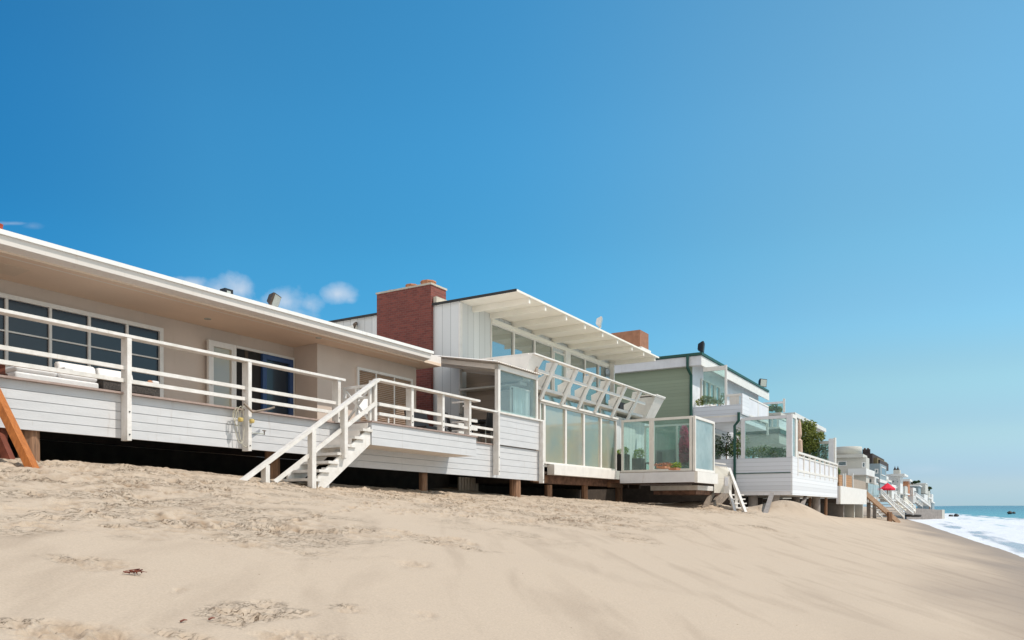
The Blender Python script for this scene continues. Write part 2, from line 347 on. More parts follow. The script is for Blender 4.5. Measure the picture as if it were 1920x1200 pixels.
def battenmat(name, col, pitch, horizontal=False, depth=.5):
    """Painted boards with a dark joint every `pitch` metres (u for upright boards, v for lapped boards)."""
    m = bpy.data.materials.new(name); m.use_nodes = True; nt = m.node_tree; b = nt.nodes['Principled BSDF']; b.inputs['Roughness'].default_value = .6
    uv = N(nt, 'ShaderNodeUVMap'); sp = N(nt, 'ShaderNodeSeparateXYZ'); nt.links.new(uv.outputs[0], sp.inputs[0])
    d = N(nt, 'ShaderNodeMath', operation='DIVIDE'); nt.links.new(sp.outputs[1 if horizontal else 0], d.inputs[0]); d.inputs[1].default_value = pitch
    f = N(nt, 'ShaderNodeMath', operation='FRACT'); nt.links.new(d.outputs[0], f.inputs[0])
    l = N(nt, 'ShaderNodeMath', operation='LESS_THAN'); nt.links.new(f.outputs[0], l.inputs[0]); l.inputs[1].default_value = .012/pitch*(1.3 if horizontal else 1)
    fl = N(nt, 'ShaderNodeMath', operation='FLOOR'); nt.links.new(d.outputs[0], fl.inputs[0])
    wn = N(nt, 'ShaderNodeTexWhiteNoise', noise_dimensions='1D'); nt.links.new(fl.outputs[0], wn.inputs['W'])
    rp = N(nt, 'ShaderNodeValToRGB'); rp.color_ramp.elements[0].color = (*[c*.9 for c in col], 1); rp.color_ramp.elements[1].color = (*[min(1, c*1.04) for c in col], 1)
    nt.links.new(wn.outputs[0], rp.inputs[0])
    mx = N(nt, 'ShaderNodeMix', data_type='RGBA'); nt.links.new(l.outputs[0], mx.inputs[0]); nt.links.new(rp.outputs[0], mx.inputs[6])
    mx.inputs[7].default_value = (*[c*(1-depth) for c in col], 1); nt.links.new(mx.outputs[2], b.inputs['Base Color'])
    h = f.outputs[0] if horizontal else l.outputs[0]
    bp = N(nt, 'ShaderNodeBump'); bp.inputs['Distance'].default_value = .02; bp.inputs['Strength'].default_value = .35; bp.invert = True
    nt.links.new(h, bp.inputs['Height']); nt.links.new(bp.outputs[0], b.inputs['Normal']); return m
M['batten'] = battenmat('white_upright_boards', (.74, .75, .74), .34, depth=.62)
M['greenlap'] = battenmat('sage_green_lap_siding', (.29, .345, .25), .17, True, .15)
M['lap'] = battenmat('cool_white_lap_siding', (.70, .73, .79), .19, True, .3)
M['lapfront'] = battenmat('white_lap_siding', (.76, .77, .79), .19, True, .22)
M['slatfence'] = battenmat('brown_board_fence', (.10, .075, .065), .14, depth=.7)
M['tanlap'] = battenmat('tan_lap_siding', (.42, .335, .27), .2, True, .15)
M['fencetan'] = battenmat('pale_slat_fence', (.42, .33, .25), .16, depth=.6)
M['trellis'] = battenmat('orange_trellis_slats', (.44, .22, .08), .16, True, .6)

# ------------------------------------------------------------------ sand and sea
def vnoise(x, y, seed=0):
    xi = np.floor(x).astype(np.int64); yi = np.floor(y).astype(np.int64); xf = x-xi; yf = y-yi
    def h(i, j):
        n = (i*374761393+j*668265263+seed*1442695041) & 0x7fffffff
        n = ((n ^ (n >> 13))*1274126177) & 0x7fffffff
        return ((n ^ (n >> 16)) & 0xffff)/65535.
    u = xf*xf*(3-2*xf); v = yf*yf*(3-2*yf)
    return (h(xi, yi)*(1-u)+h(xi+1, yi)*u)*(1-v)+(h(xi, yi+1)*(1-u)+h(xi+1, yi+1)*u)*v-.5
def fbm(x, y, o=4, seed=0):
    t = 0; a = 1.
    for k in range(o): t = t+a*vnoise(x*2**k, y*2**k, seed+k*17); a *= .5
    return t
def ab2(x, y):
    x = x-F2.o[0]; y = y-F2.o[1]; return x*F2.A[0]+y*F2.A[1], x*F2.B[0]+y*F2.B[1]
ZA = [-400, -60, -15, -12.6, -8, 0, 5, 15, 30, 57, 85, 110, 160, 400]; ZH = [1.4, .9, .67, .56, .43, .28, .17, .02, -.38, -.85, -1.25, -1.7, -1.8, -1.5]
SEA = -2.2
def bwater(a): return np.interp(a, [-400, -60, -22, 16, 57, 85, 108, 150, 200, 400, 900], [-26, -21, -18, -14, -9.8, -7, -4, 1, 6, 32, 100])
def sstep(t): t = np.clip(t, 0, 1); return t*t*(3-2*t)
def ground(x, y, fine=False):
    x = np.asarray(x, float); y = np.asarray(y, float)
    a, b = ab2(x, y); zh = np.interp(a, ZA, ZH); qw = -bwater(a); q = -b
    s1 = np.interp(a, [-22, -8, 0, 10], [.175, .17, .11, .08])
    z5 = zh-s1*np.minimum(5, qw*.6); q5 = np.minimum(5, qw*.6)
    t = (q-q5)/np.maximum(qw-q5, .5)
    low = z5-np.maximum((z5-SEA)/np.maximum(qw-q5, 1.5), .06)*(q-q5)
    hi = zh-s1*q; hi = np.where(q < 0, zh+.03*np.minimum(-q, 12), hi)
    z = np.where(q < q5, hi, low)
    z = z+.035*fbm(x*.16+3, y*.16, 3, 5)*sstep((a+60)/30)
    def bump(ca, cb, ra, rb, h): return h*np.exp(-(((a-ca)/ra)**2+((b-cb)/rb)**2))
    z = z+bump(12.0, -5.4, 1.25, 1.5, .62)+bump(9.6, -2.3, 1.6, 1.3, .28)+bump(-1.4, 3.2, 1.6, 1., .22)+bump(18.5, -6.5, 3, 1.6, .18)
    return z
def gz(x, y): return float(ground(np.array([x]), np.array([y]))[0])
def g2(fr, a, b): p = fr.w(a, b, 0); return gz(p.x, p.y)

def polar(r, th):
    RR, TT = np.meshgrid(r, th, indexing='ij'); return RR*np.sin(TT), RR*np.cos(TT)
def gridmesh(name, X, Y, Z, mat, attrs, wrap=True):
    n, m = X.shape; me = bpy.data.meshes.new(name)
    co = np.stack([X, Y, Z], -1).reshape(-1, 3).astype(np.float32)
    i = np.arange(n-1)[:, None]*m; j = np.arange(m if wrap else m-1)[None, :]; j2 = (j+1) % m
    q = np.stack([i+j, i+j2, i+m+j2, i+m+j], -1).reshape(-1, 4)[:, ::-1]
    me.vertices.add(len(co)); me.vertices.foreach_set('co', co.ravel())
    me.loops.add(q.size); me.loops.foreach_set('vertex_index', q.ravel().astype(np.int32))
    me.polygons.add(len(q)); me.polygons.foreach_set('loop_start', np.arange(0, q.size, 4, dtype=np.int32))
    me.polygons.foreach_set('loop_total', np.full(len(q), 4, dtype=np.int32))
    me.polygons.foreach_set('use_smooth', np.ones(len(q), bool))
    me.update(calc_edges=True)
    for k, v in attrs.items():
        at = me.attributes.new(k, 'FLOAT', 'POINT'); at.data.foreach_set('value', v.ravel().astype(np.float32))
    me.materials.append(mat); o = bpy.data.objects.new(name, me); S.collection.objects.link(o); return o

def attr(nt, n): x = N(nt, 'ShaderNodeAttribute'); x.attribute_name = n; return x.outputs['Fac']
def sandmat():
    m = bpy.data.materials.new('beach_sand'); m.use_nodes = True; nt = m.node_tree; b = nt.nodes['Principled BSDF']
    L = nt.links.new
    g = N(nt, 'ShaderNodeNewGeometry')
    cmb = N(nt, 'ShaderNodeCombineXYZ'); L(attr(nt, 'along'), cmb.inputs[0]); L(attr(nt, 'offs'), cmb.inputs[1])
    mp = N(nt, 'ShaderNodeMapping'); mp.inputs['Scale'].default_value = (.35, 1.2, 1); mp.inputs['Rotation'].default_value = (0, 0, R(18)); L(cmb.outputs[0], mp.inputs[0])
    mp.inputs['Scale'].default_value = (1, 1, 1); mp.inputs['Rotation'].default_value = (0, 0, R(-142)); mp2 = N(nt, 'ShaderNodeMapping'); mp2.inputs['Scale'].default_value = (.5, 2.4, 1); L(mp.outputs[0], mp2.inputs[0])
    n1 = N(nt, 'ShaderNodeTexNoise'); n1.inputs['Scale'].default_value = .9; n1.inputs['Detail'].default_value = 7; n1.inputs['Distortion'].default_value = .5; L(mp2.outputs[0], n1.inputs[0])
    r1 = N(nt, 'ShaderNodeValToRGB'); e = r1.color_ramp.elements; e[0].position = .36; e[1].position = .60
    e[0].position = .30; e[1].position = .50; e[0].color = (.42, .333, .25, 1); e[1].color = (.485, .39, .295, 1); L(n1.outputs[0], r1.inputs[0])
    n2 = N(nt, 'ShaderNodeTexNoise'); n2.inputs['Scale'].default_value = 60; n2.inputs['Detail'].default_value = 6; n2.inputs['Roughness'].default_value = .75; L(g.outputs['Position'], n2.inputs[0])
    mx = N(nt, 'ShaderNodeMix', data_type='RGBA', blend_type='OVERLAY'); mx.inputs[0].default_value = .34; L(r1.outputs[0], mx.inputs[6]); L(n2.outputs[0], mx.inputs[7])
    # damp crust and small shadows, both painted darker into the churned patches
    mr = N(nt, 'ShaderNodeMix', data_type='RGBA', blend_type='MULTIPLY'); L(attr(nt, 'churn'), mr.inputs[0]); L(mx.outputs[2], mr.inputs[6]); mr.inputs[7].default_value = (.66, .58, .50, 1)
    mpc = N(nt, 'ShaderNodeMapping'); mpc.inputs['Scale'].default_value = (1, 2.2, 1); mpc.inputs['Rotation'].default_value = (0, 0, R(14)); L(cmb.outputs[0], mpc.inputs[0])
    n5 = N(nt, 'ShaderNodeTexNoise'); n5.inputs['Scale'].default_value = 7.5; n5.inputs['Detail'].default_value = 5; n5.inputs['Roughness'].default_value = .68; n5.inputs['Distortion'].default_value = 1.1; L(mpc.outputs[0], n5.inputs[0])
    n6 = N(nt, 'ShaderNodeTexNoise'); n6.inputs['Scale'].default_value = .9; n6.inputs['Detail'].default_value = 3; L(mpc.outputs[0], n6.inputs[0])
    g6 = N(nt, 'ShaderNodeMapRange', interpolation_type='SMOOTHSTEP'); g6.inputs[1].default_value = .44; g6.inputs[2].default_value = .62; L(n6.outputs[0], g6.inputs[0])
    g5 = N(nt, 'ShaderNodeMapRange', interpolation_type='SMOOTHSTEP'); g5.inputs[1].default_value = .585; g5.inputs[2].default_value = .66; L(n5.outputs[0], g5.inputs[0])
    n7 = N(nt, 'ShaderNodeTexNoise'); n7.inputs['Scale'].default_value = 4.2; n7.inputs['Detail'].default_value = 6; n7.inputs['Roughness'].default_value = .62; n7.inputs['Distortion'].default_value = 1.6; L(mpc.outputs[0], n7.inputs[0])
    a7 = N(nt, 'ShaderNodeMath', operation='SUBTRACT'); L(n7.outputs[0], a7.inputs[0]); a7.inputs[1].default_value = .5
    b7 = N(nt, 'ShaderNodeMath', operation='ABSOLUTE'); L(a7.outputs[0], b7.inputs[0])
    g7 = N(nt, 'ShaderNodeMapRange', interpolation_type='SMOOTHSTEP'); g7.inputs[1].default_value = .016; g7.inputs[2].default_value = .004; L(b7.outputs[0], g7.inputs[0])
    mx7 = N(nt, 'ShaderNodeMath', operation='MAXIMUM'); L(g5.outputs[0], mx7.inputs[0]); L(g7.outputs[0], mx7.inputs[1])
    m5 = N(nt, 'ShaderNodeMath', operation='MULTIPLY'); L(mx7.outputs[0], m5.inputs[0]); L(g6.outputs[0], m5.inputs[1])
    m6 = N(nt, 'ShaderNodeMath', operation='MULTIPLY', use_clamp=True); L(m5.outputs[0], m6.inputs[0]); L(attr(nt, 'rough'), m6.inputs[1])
    mk = N(nt, 'ShaderNodeMix', data_type='RGBA', blend_type='MULTIPLY'); L(m6.outputs[0], mk.inputs[0]); L(mr.outputs[2], mk.inputs[6]); mk.inputs[7].default_value = (.42, .34, .26, 1); mr = mk  # dark flecks and thin lines: damp clumps plus painted shadow marks
    ng = N(nt, 'ShaderNodeTexVoronoi'); ng.inputs['Scale'].default_value = 9; L(g.outputs['Position'], ng.inputs['Vector'])
    gg = N(nt, 'ShaderNodeMath', operation='LESS_THAN'); L(ng.outputs['Distance'], gg.inputs[0]); gg.inputs[1].default_value = .07
    gw = N(nt, 'ShaderNodeSeparateColor'); L(ng.outputs['Color'], gw.inputs[0]); gs = N(nt, 'ShaderNodeMath', operation='GREATER_THAN'); L(gw.outputs[0], gs.inputs[0]); gs.inputs[1].default_value = .9
    gm = N(nt, 'ShaderNodeMath', operation='MULTIPLY'); L(gg.outputs[0], gm.inputs[0]); L(gs.outputs[0], gm.inputs[1])
    mg = N(nt, 'ShaderNodeMix', data_type='RGBA', blend_type='MULTIPLY'); L(gm.outputs[0], mg.inputs[0]); L(mr.outputs[2], mg.inputs[6]); mg.inputs[7].default_value = (.35, .27, .2, 1); mr = mg
    # wet sand near the water
    wt = N(nt, 'ShaderNodeMapRange', interpolation_type='SMOOTHSTEP'); wt.inputs[1].default_value = 6.5; wt.inputs[2].default_value = .8; L(attr(nt, 'dry'), wt.inputs[0])
    mw = N(nt, 'ShaderNodeMix', data_type='RGBA', blend_type='MULTIPLY'); L(wt.outputs[0], mw.inputs[0]); L(mr.outputs[2], mw.inputs[6]); mw.inputs[7].default_value = (.60, .55, .52, 1)
    L(mw.outputs[2], b.inputs['Base Color'])
    ro = N(nt, 'ShaderNodeMapRange'); ro.inputs[1].default_value = 0; ro.inputs[2].default_value = 1; ro.inputs[3].default_value = .95; ro.inputs[4].default_value = .55
    L(wt.outputs[0], ro.inputs[0]); L(ro.outputs[0], b.inputs['Roughness']); b.inputs['Specular IOR Level'].default_value = .25
    n3 = N(nt, 'ShaderNodeTexNoise'); n3.inputs['Scale'].default_value = 18; n3.inputs['Detail'].default_value = 8; n3.inputs['Roughness'].default_value = .7; L(g.outputs['Position'], n3.inputs[0])
    b5 = N(nt, 'ShaderNodeBump'); b5.invert = True; b5.inputs['Distance'].default_value = .03; b5.inputs['Strength'].default_value = .9; L(m6.outputs[0], b5.inputs['Height'])
    bp = N(nt, 'ShaderNodeBump'); bp.inputs['Distance'].default_value = .012; bp.inputs['Strength'].default_value = .45; L(n3.outputs[0], bp.inputs['Height']); L(b5.outputs[0], bp.inputs['Normal'])
    bs = N(nt, 'ShaderNodeMath', operation='MULTIPLY_ADD'); bs.inputs[1].default_value = .5; bs.inputs[2].default_value = .22; L(attr(nt, 'rough'), bs.inputs[0]); L(bs.outputs[0], bp.inputs['Strength'])
    L(bp.outputs[0], b.inputs['Normal']); return m

def build_sand():
    th = np.concatenate([np.linspace(-180, -46, 40)[:-1], np.linspace(-46, 46, 1050), np.linspace(46, 180, 40)[1:-1]])*math.pi/180
    r = np.concatenate([[.02, .5, 1., 1.6, 2.4], np.geomspace(3.0, 60, 740), np.geomspace(62, 900, 50)])
    X, Y = polar(r, th); Z = ground(X, Y); a, b = ab2(X, Y); q = -b
    # trampled band by the houses, smooth wind-swept face below it, a few churned patches near the camera
    n0 = fbm(X*.35, Y*.35, 3, 31)
    rough = sstep((6.8+n0*4.5-q)/4.2)*sstep((16-a)/8)*sstep((q+1.5)/1.0)
    rough = np.maximum(rough*.95, .0)
    patch = np.zeros_like(X)
    for px, py, rx, ry, s in [(470, 1150, 85, 32, 1.), (560, 1190, 90, 18, .8), (130, 1190, 150, 22, 1.), (340, 1192, 70, 12, .8), (650, 1140, 45, 9, .8), (790, 1155, 40, 12, .8), (335, 1107, 18, 10, .8),
                              (610, 1195, 50, 10, .8), (180, 1055, 90, 16, .8), (60, 1010, 70, 14, .8), (450, 1030, 60, 12, .6), (780, 1060, 60, 9, .5), (1180, 990, 60, 9, .5), (1430, 990, 40, 8, .6), (840, 1015, 90, 10, .7)]:
        u = (px-CX)/FPX; v = (HY-py)/FPX; D = 8.
        for _ in range(40): D = D+.6*(gz(u*D, D)/v-D) if abs(v) > 1e-4 else D; D = min(max(D, 3), 60)
        cx, cy = u*D, D; wx = rx/FPX*D; wy = ry/FPX*D*D/1.1*.9
        wy = min(wy, 1.4)
        patch = np.maximum(patch, s*sstep(1.25-np.sqrt(((X-cx)/wx)**2+((Y-cy)/wy)**2)+fbm(X*3, Y*3, 2, 3)*.9))
    near = (X*X+Y*Y) < 55**2
    ridg = lambda s, sd: 1-np.abs(fbm(X*s+fbm(X*s*.5, Y*s*.5, 2, sd+3), Y*s, 3, sd))*2.6
    R1 = np.where(near, ridg(2.1, 11), 0); R2 = np.where(near, ridg(5.5, 12), 0)
    churn_n = sstep((fbm(X*1.1+7, Y*1.1, 3, 77)-.02)*4)
    rr = rough*(.45+.55*churn_n)
    Z = Z+np.where(near, rr*(.045*(R1-.6)+.034*(R2-.6)), 0)+patch*(.045*(np.where(near, ridg(6, 14), 0)-.6)+.016*(np.where(near, ridg(17, 15), 0)-.6)-.015)
    Z = Z+np.where(near, .004*fbm(X*1.0, Y*1.0, 3, 21)+.004*fbm(X*4, Y*4, 2, 22), 0)*(1-.5*rough)
    # foot prints: sharp-lipped dents in walking lines
    rng = random.Random(3); ang = np.arctan2(X[5], Y[5]); lr = np.log(r[5:745]); pc = np.zeros_like(X)
    prints = []
    for k in range(130):
        a0 = rng.uniform(-24, 12); q0 = rng.uniform(.3, 4.6); h = rng.choice([0, 0, math.pi])+rng.gauss(0, .35)
        for s_ in range(rng.randint(5, 14)):
            q1 = q0+math.sin(h)*s_*.62+(.09 if s_ % 2 else -.09); a1 = a0+math.cos(h)*s_*.62
            prints.append((a1+rng.gauss(0, .05), q1+rng.gauss(0, .05), h+rng.gauss(0, .2)))
    for a1, q1, h in prints:
        if q1 < .1 or (q1 > 5.5 and rng.random() < .6): continue
        p = F2.w(a1, -q1, 0); D = math.hypot(p.x, p.y)
        if D > 45 or D < 3.2 or p.y < 1: continue
        an = math.atan2(p.x, p.y)
        j = np.searchsorted(th, [an-.4/D, an+.4/D]); i = np.searchsorted(r, [D-.4, D+.4])
        sl = (slice(i[0], i[1]), slice(j[0], j[1])); x = X[sl]-p.x; y = Y[sl]-p.y
        if x.size == 0: continue
        hd = Vector((F2.A[0]*math.cos(h)-F2.B[0]*math.sin(h), F2.A[1]*math.cos(h)-F2.B[1]*math.sin(h)))
        lx = x*hd.x+y*hd.y; ly = -x*hd.y+y*hd.x
        e = np.sqrt((lx/.15)**2+(ly/(.062+.012*np.sin(lx*18)))**2)+.25*vnoise(x*25+a1*7, y*25, 9)
        dep = rng.uniform(.018, .042)
        Z[sl] += -dep*sstep((1.05-e)*3)+dep*.55*np.exp(-((e-1.28)/.22)**2); pc[sl] = np.maximum(pc[sl], .6*sstep((1.1-e)*3))
    # long shallow wind streaks running down the beach face
    low = sstep((q-3.5)/2)*sstep((-bwater(a)-q)/2)
    st = fbm((-.79*a+.61*q)*.4, (.61*a+.79*q)*1.9, 3, 41); Z = Z+np.where(near, low*.004*st, 0)
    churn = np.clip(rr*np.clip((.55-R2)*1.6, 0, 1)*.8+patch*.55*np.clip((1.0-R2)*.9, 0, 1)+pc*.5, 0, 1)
    dry = q*0+(Z-SEA)/.16+fbm(a*.25, q*.6, 3, 55)*2.4
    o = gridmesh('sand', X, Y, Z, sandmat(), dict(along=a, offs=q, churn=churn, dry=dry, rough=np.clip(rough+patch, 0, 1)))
    o['kind'] = 'structure'; return o
sand = build_sand()

def seamat():
    m = bpy.data.materials.new('sea_water'); m.use_nodes = True; nt = m.node_tree; b = nt.nodes['Principled BSDF']; L = nt.links.new
    s = attr(nt, 'shore'); al = attr(nt, 'along'); dist = attr(nt, 'far'); fo = attr(nt, 'foam')
    c = N(nt, 'ShaderNodeValToRGB'); e = c.color_ramp.elements; e[0].position = 0; e[1].position = 1
    e[0].color = (.13, .38, .39, 1); e[1].color = (.015, .115, .17, 1); x = c.color_ramp.elements.new(.30); x.color = (.075, .30, .33, 1); x = c.color_ramp.elements.new(.62); x.color = (.025, .18, .23, 1)
    mr = N(nt, 'ShaderNodeMapRange'); mr.inputs[1].default_value = 20; mr.inputs[2].default_value = 900; L(dist, mr.inputs[0]); 
    pw = N(nt, 'ShaderNodeMath', operation='POWER'); pw.inputs[1].default_value = .5; L(mr.outputs[0], pw.inputs[0]); L(pw.outputs[0], c.inputs[0])
    sh = N(nt, 'ShaderNodeMapRange', interpolation_type='SMOOTHSTEP'); sh.inputs[1].default_value = 7; sh.inputs[2].default_value = 2; L(s, sh.inputs[0])
    cs = N(nt, 'ShaderNodeMix', data_type='RGBA'); L(sh.outputs[0], cs.inputs[0]); L(c.outputs[0], cs.inputs[6]); cs.inputs[7].default_value = (.36, .37, .40, 1)
    cmb = N(nt, 'ShaderNodeCombineXYZ'); L(al, cmb.inputs[0]); L(s, cmb.inputs[1])
    mp = N(nt, 'ShaderNodeMapping'); mp.inputs['Scale'].default_value = (.06, .62, 1); L(cmb.outputs[0], mp.inputs[0])
    n1 = N(nt, 'ShaderNodeTexNoise'); n1.inputs['Scale'].default_value = 1; n1.inputs['Detail'].default_value = 8; n1.inputs['Roughness'].default_value = .65; n1.inputs['Distortion'].default_value = .7; L(mp.outputs[0], n1.inputs[0])
    th0 = N(nt, 'ShaderNodeMath', operation='MULTIPLY_ADD'); th0.inputs[1].default_value = 2.4; th0.inputs[2].default_value = -1.2; L(n1.outputs[0], th0.inputs[0])
    th = N(nt, 'ShaderNodeMath', operation='ADD'); L(th0.outputs[0], th.inputs[0]); L(fo, th.inputs[1])
    fr = N(nt, 'ShaderNodeMapRange', interpolation_type='SMOOTHSTEP'); fr.inputs[1].default_value = .42; fr.inputs[2].default_value = .95; L(th.outputs[0], fr.inputs[0])
    mx = N(nt, 'ShaderNodeMix', data_type='RGBA'); L(fr.outputs[0], mx.inputs[0]); L(cs.outputs[2], mx.inputs[6]); mx.inputs[7].default_value = (.66, .68, .71, 1)
    L(mx.outputs[2], b.inputs['Base Color'])
    ro = N(nt, 'ShaderNodeMapRange'); ro.inputs[3].default_value = .25; ro.inputs[4].default_value = .85; L(fr.outputs[0], ro.inputs[0]); L(ro.outputs[0], b.inputs['Roughness'])
    b.inputs['Specular IOR Level'].default_value = .3
    g = N(nt, 'ShaderNodeNewGeometry'); n3 = N(nt, 'ShaderNodeTexNoise'); n3.inputs['Scale'].default_value = .9; n3.inputs['Detail'].default_value = 6; L(g.outputs['Position'], n3.inputs[0])
    bp = N(nt, 'ShaderNodeBump'); bp.inputs['Distance'].default_value = .35; bp.inputs['Strength'].default_value = .6; L(n3.outputs[0], bp.inputs['Height']); L(bp.outputs[0], b.inputs['Normal'])
    return m
def build_sea():
    th = np.concatenate([np.linspace(-180, 10, 60)[:-1], np.linspace(10, 46, 420), np.linspace(46, 180, 70)[1:-1]])*math.pi/180
    r = np.concatenate([np.geomspace(6, 400, 420), np.geomspace(405, 30000, 60)])
    X, Y = polar(r, th); a, b = ab2(X, Y); s = bwater(a)-b; d = np.hypot(X, Y)
    fade = sstep((300-d)/200)
    Z = SEA+fade*(.05*fbm(a*.08, s*.35, 3, 61)+.02*fbm(X*.8, Y*.8, 2, 62))
    Z = Z-.30*sstep((-s)/6)                                   # dips away under the beach
    sw = s+1.6*fbm(a*.05, s*.02, 2, 64)
    for c, w, h in ((3.6, .8, .06), (9.0, 1.0, .14), (16.5, 1.1, .35), (29, 2.2, .30), (47, 3, .25)):
        k = np.clip(.5+1.6*fbm(a*.03+c, a*0, 2, 65+int(c)), 0, 1)
        Z = Z+h*k*np.exp(-((sw-c)/w)**2)*sstep((500-d)/200)
    foam = 1.0-.92*sstep((sw-11)/8)
    foam = foam+.35*np.exp(-((sw-16.2)/1.3)**2)+.16*np.exp(-((sw-29)/1.6)**2)
    foam = np.where(sw < 15, foam+.12-.30*np.clip(fbm(a*.04+5, sw*.6, 4, 71)*2, -.3, 1), foam)
    foam = foam-.75*np.exp(-((sw-1.7)/1.0)**2)*sstep((95-a)/40)*np.clip(.6+1.2*fbm(a*.12, sw*.3, 2, 73), 0, 1)
    foam = np.where(d > 1500, -1, foam)-sstep((d-200)/400)*.2
    o = gridmesh('sea', X, Y, Z, seamat(), dict(along=a, shore=s, far=np.maximum(d, 1), foam=foam), True)
    o['kind'] = 'structure'
build_sea()
# ------------------------------------------------------------------ shared builders
def siding(fr, a0, a1, b0, b1, z0, z1, n, gap=.009):
    m = MB(); h = (z1-z0)/n
    for k in range(n):
        m.box(fr, a0, a1, b0, b1, z0+k*h+(gap if k else 0), z0+(k+1)*h)
    m.box(fr, a0+.004, a1-.004, (b0+b1)/2, b1-.001, z0+.01, z1-.01)
    return m
def window(fr, plane, c, s0, s1, z0, z1, out, frame=.07, mull=.035, vs=(), hz=(), mf='white', mg='winA', parent=None, name='window', back=.02):
    """A glazed window with its frame; plane 'b': lies at b=c from a=s0..s1; plane 'a': at a=c from b=s0..s1. `out` = sign towards the viewer's side."""
    def bx(m, p0, p1, q0, q1, t0, t1):
        if plane == 'b': m.box(fr, p0, p1, c+out*t0, c+out*t1, q0, q1)
        else: m.box(fr, c+out*t0, c+out*t1, p0, p1, q0, q1)
    f = MB()
    bx(f, s0, s0+frame, z0, z1, -.03, .05); bx(f, s1-frame, s1, z0, z1, -.03, .05)
    bx(f, s0+frame, s1-frame, z1-frame, z1, -.03, .048); bx(f, s0+frame, s1-frame, z0, z0+frame, -.03, .048)
    for v in vs: bx(f, v-mull/2, v+mull/2, z0+frame, z1-frame, -.03, .035)
    ed = [s0+frame]+sorted(vs)+[s1-frame]
    for h in hz:
        for i in range(len(ed)-1):
            l = ed[i]+(mull/2 if i else 0); r_ = ed[i+1]-(mull/2 if i < len(ed)-2 else 0)
            bx(f, l, r_, h-.014, h+.014, -.02, .02)
    fo = f.build(name, M[mf], parent)
    g = MB(); bx(g, s0+.01, s1-.01, z0+.01, z1-.01, -back-.006, -back+.004)
    g.build('pane', M[mg], fo); return fo
def screen(fr, plane, c, s0, s1, z0, z1, fw, mg, parent, n=1, name='glass_screen', mf='white', bottom=True, top=True):
    """Free-standing framed glass: posts, rails and panes that light passes through."""
    f = MB(); g = MB()
    def bx(m, p0, p1, q0, q1, t):
        if plane == 'b': m.box(fr, p0, p1, c-t, c+t, q0, q1)
        else: m.box(fr, c-t, c+t, p0, p1, q0, q1)
    xs = [s0+(s1-s0)*k/n for k in range(n+1)]
    for k, x in enumerate(xs):
        l = x-fw/2 if 0 < k < n else (x if k == 0 else x-fw); bx(f, l, l+fw, z0, z1, fw/2)
    if top: bx(f, s0+fw, s1-fw, z1-fw, z1-.002, fw/2-.002)
    if bottom: bx(f, s0+fw, s1-fw, z0, z0+fw, fw/2-.002)
    fo = f.build(name, M[mf], parent); bx(g, s0+fw*.5, s1-fw*.5, z0+.01, z1-.01, .004); g.build('pane', M[mg], fo); return fo
def foliage(name, blobs, n, size, mat, parent=None, seed=1, up=0.):
    """Leaf-sized faces through the volume of several ellipsoids (centre, radii)."""
    rng = random.Random(seed); m = MB(); vol = [b[1][0]*b[1][1]*b[1][2] for b in blobs]; T = sum(vol)
    for (c, r_), v in zip(blobs, vol):
        c = Vector(c)
        for _ in range(int(n*v/T)+3):
            d = Vector((rng.gauss(0, 1), rng.gauss(0, 1), rng.gauss(0, 1))).normalized()*rng.uniform(.25, 1.08)**.5
            p = c+Vector((d.x*r_[0], d.y*r_[1], d.z*r_[2]))
            x = Vector((rng.gauss(0, 1), rng.gauss(0, 1), rng.gauss(0, .7)+up)).normalized(); y = x.cross(Vector((rng.gauss(0, 1), rng.gauss(0, 1), rng.gauss(0, 1)))).normalized()
            s_ = size*rng.uniform(.6, 1.4)
            m.add([p-x*s_, p+y*s_*.45, p+x*s_, p-y*s_*.45], [(0, 1, 2, 3)])
    return m.build(name, mat, parent)
def pixbox(fr, a, x0, x1, x2, ytop, ybot):
    """Box whose viewer-side wall lies on plane a between picture columns x0..x1 and whose sea front runs to column x2."""
    b1 = fr.bx(x0, a); b0 = fr.bx(x1, a); a2 = fr.ax(x2, b0)
    return (a, a2, b0, b1, fr.zy(ybot, a, b0), fr.zy(ytop, a, b0))
def plate(fr, pts, ext): return MB().prism([fr.w(*p) for p in pts], ext)
def bvec(fr, d): return Vector((fr.B[0]*d, fr.B[1]*d, 0))
def avec(fr, d): return Vector((fr.A[0]*d, fr.A[1]*d, fr.s*d))

# ================================================================== HOUSE 1: low tan beach house
f = F1; DK = 1.87                      # deck level
h1 = thing('beach_house', 'low tan stucco beach house with flat white-edged roof and a deep eave', 'house', f.w(2, 6, .7), None)
WB, JB, JA, EA = 3.4, 2.5, 6.4, 10.2
MB().box(f, -12, JA, WB, 12, DK-.02, 4.22).box(f, JA, EA, JB, 12, DK-.021, 4.22).build('wall', M['stucco'], h1)
MB().box(f, -12.3, EA+.25, 1.75, 12.3, 4.221, 4.30).build('soffit', M['soffit'], h1)
rf = MB().box(f, -12.31, EA+.26, 1.76, 12.31, 4.301, 4.50)
rf = rf.build('roof', M['edge'], h1)
m = MB(); m.prism([f.w(-12.3, 1.50, 4.434), f.w(-12.3, 1.52, 4.29), f.w(-12.3, 1.97, 4.217), f.w(-12.3, 1.97, 4.434)], avec(f, 22.0)); m.build('fascia', M['edge'], rf)
MB().box(f, -12.31, 9.78, 1.465, 1.56, 4.435, 4.515).build('flashing', M['flash'], rf)
MB().box(f, -2.9, -.4, 2.35, 3.0, 4.214, 4.2205).build('ceiling_panel', M['soffitl'], h1)
for a_ in (3.4, 6.0):
    c = f.w(a_, 2.7 if a_ < 5 else 2.0, 4.206)
    MB().lathe(c, [(.055, 0), (.075, .004), (.075, .012)], 16).build('recessed_light', M['lens'], h1)
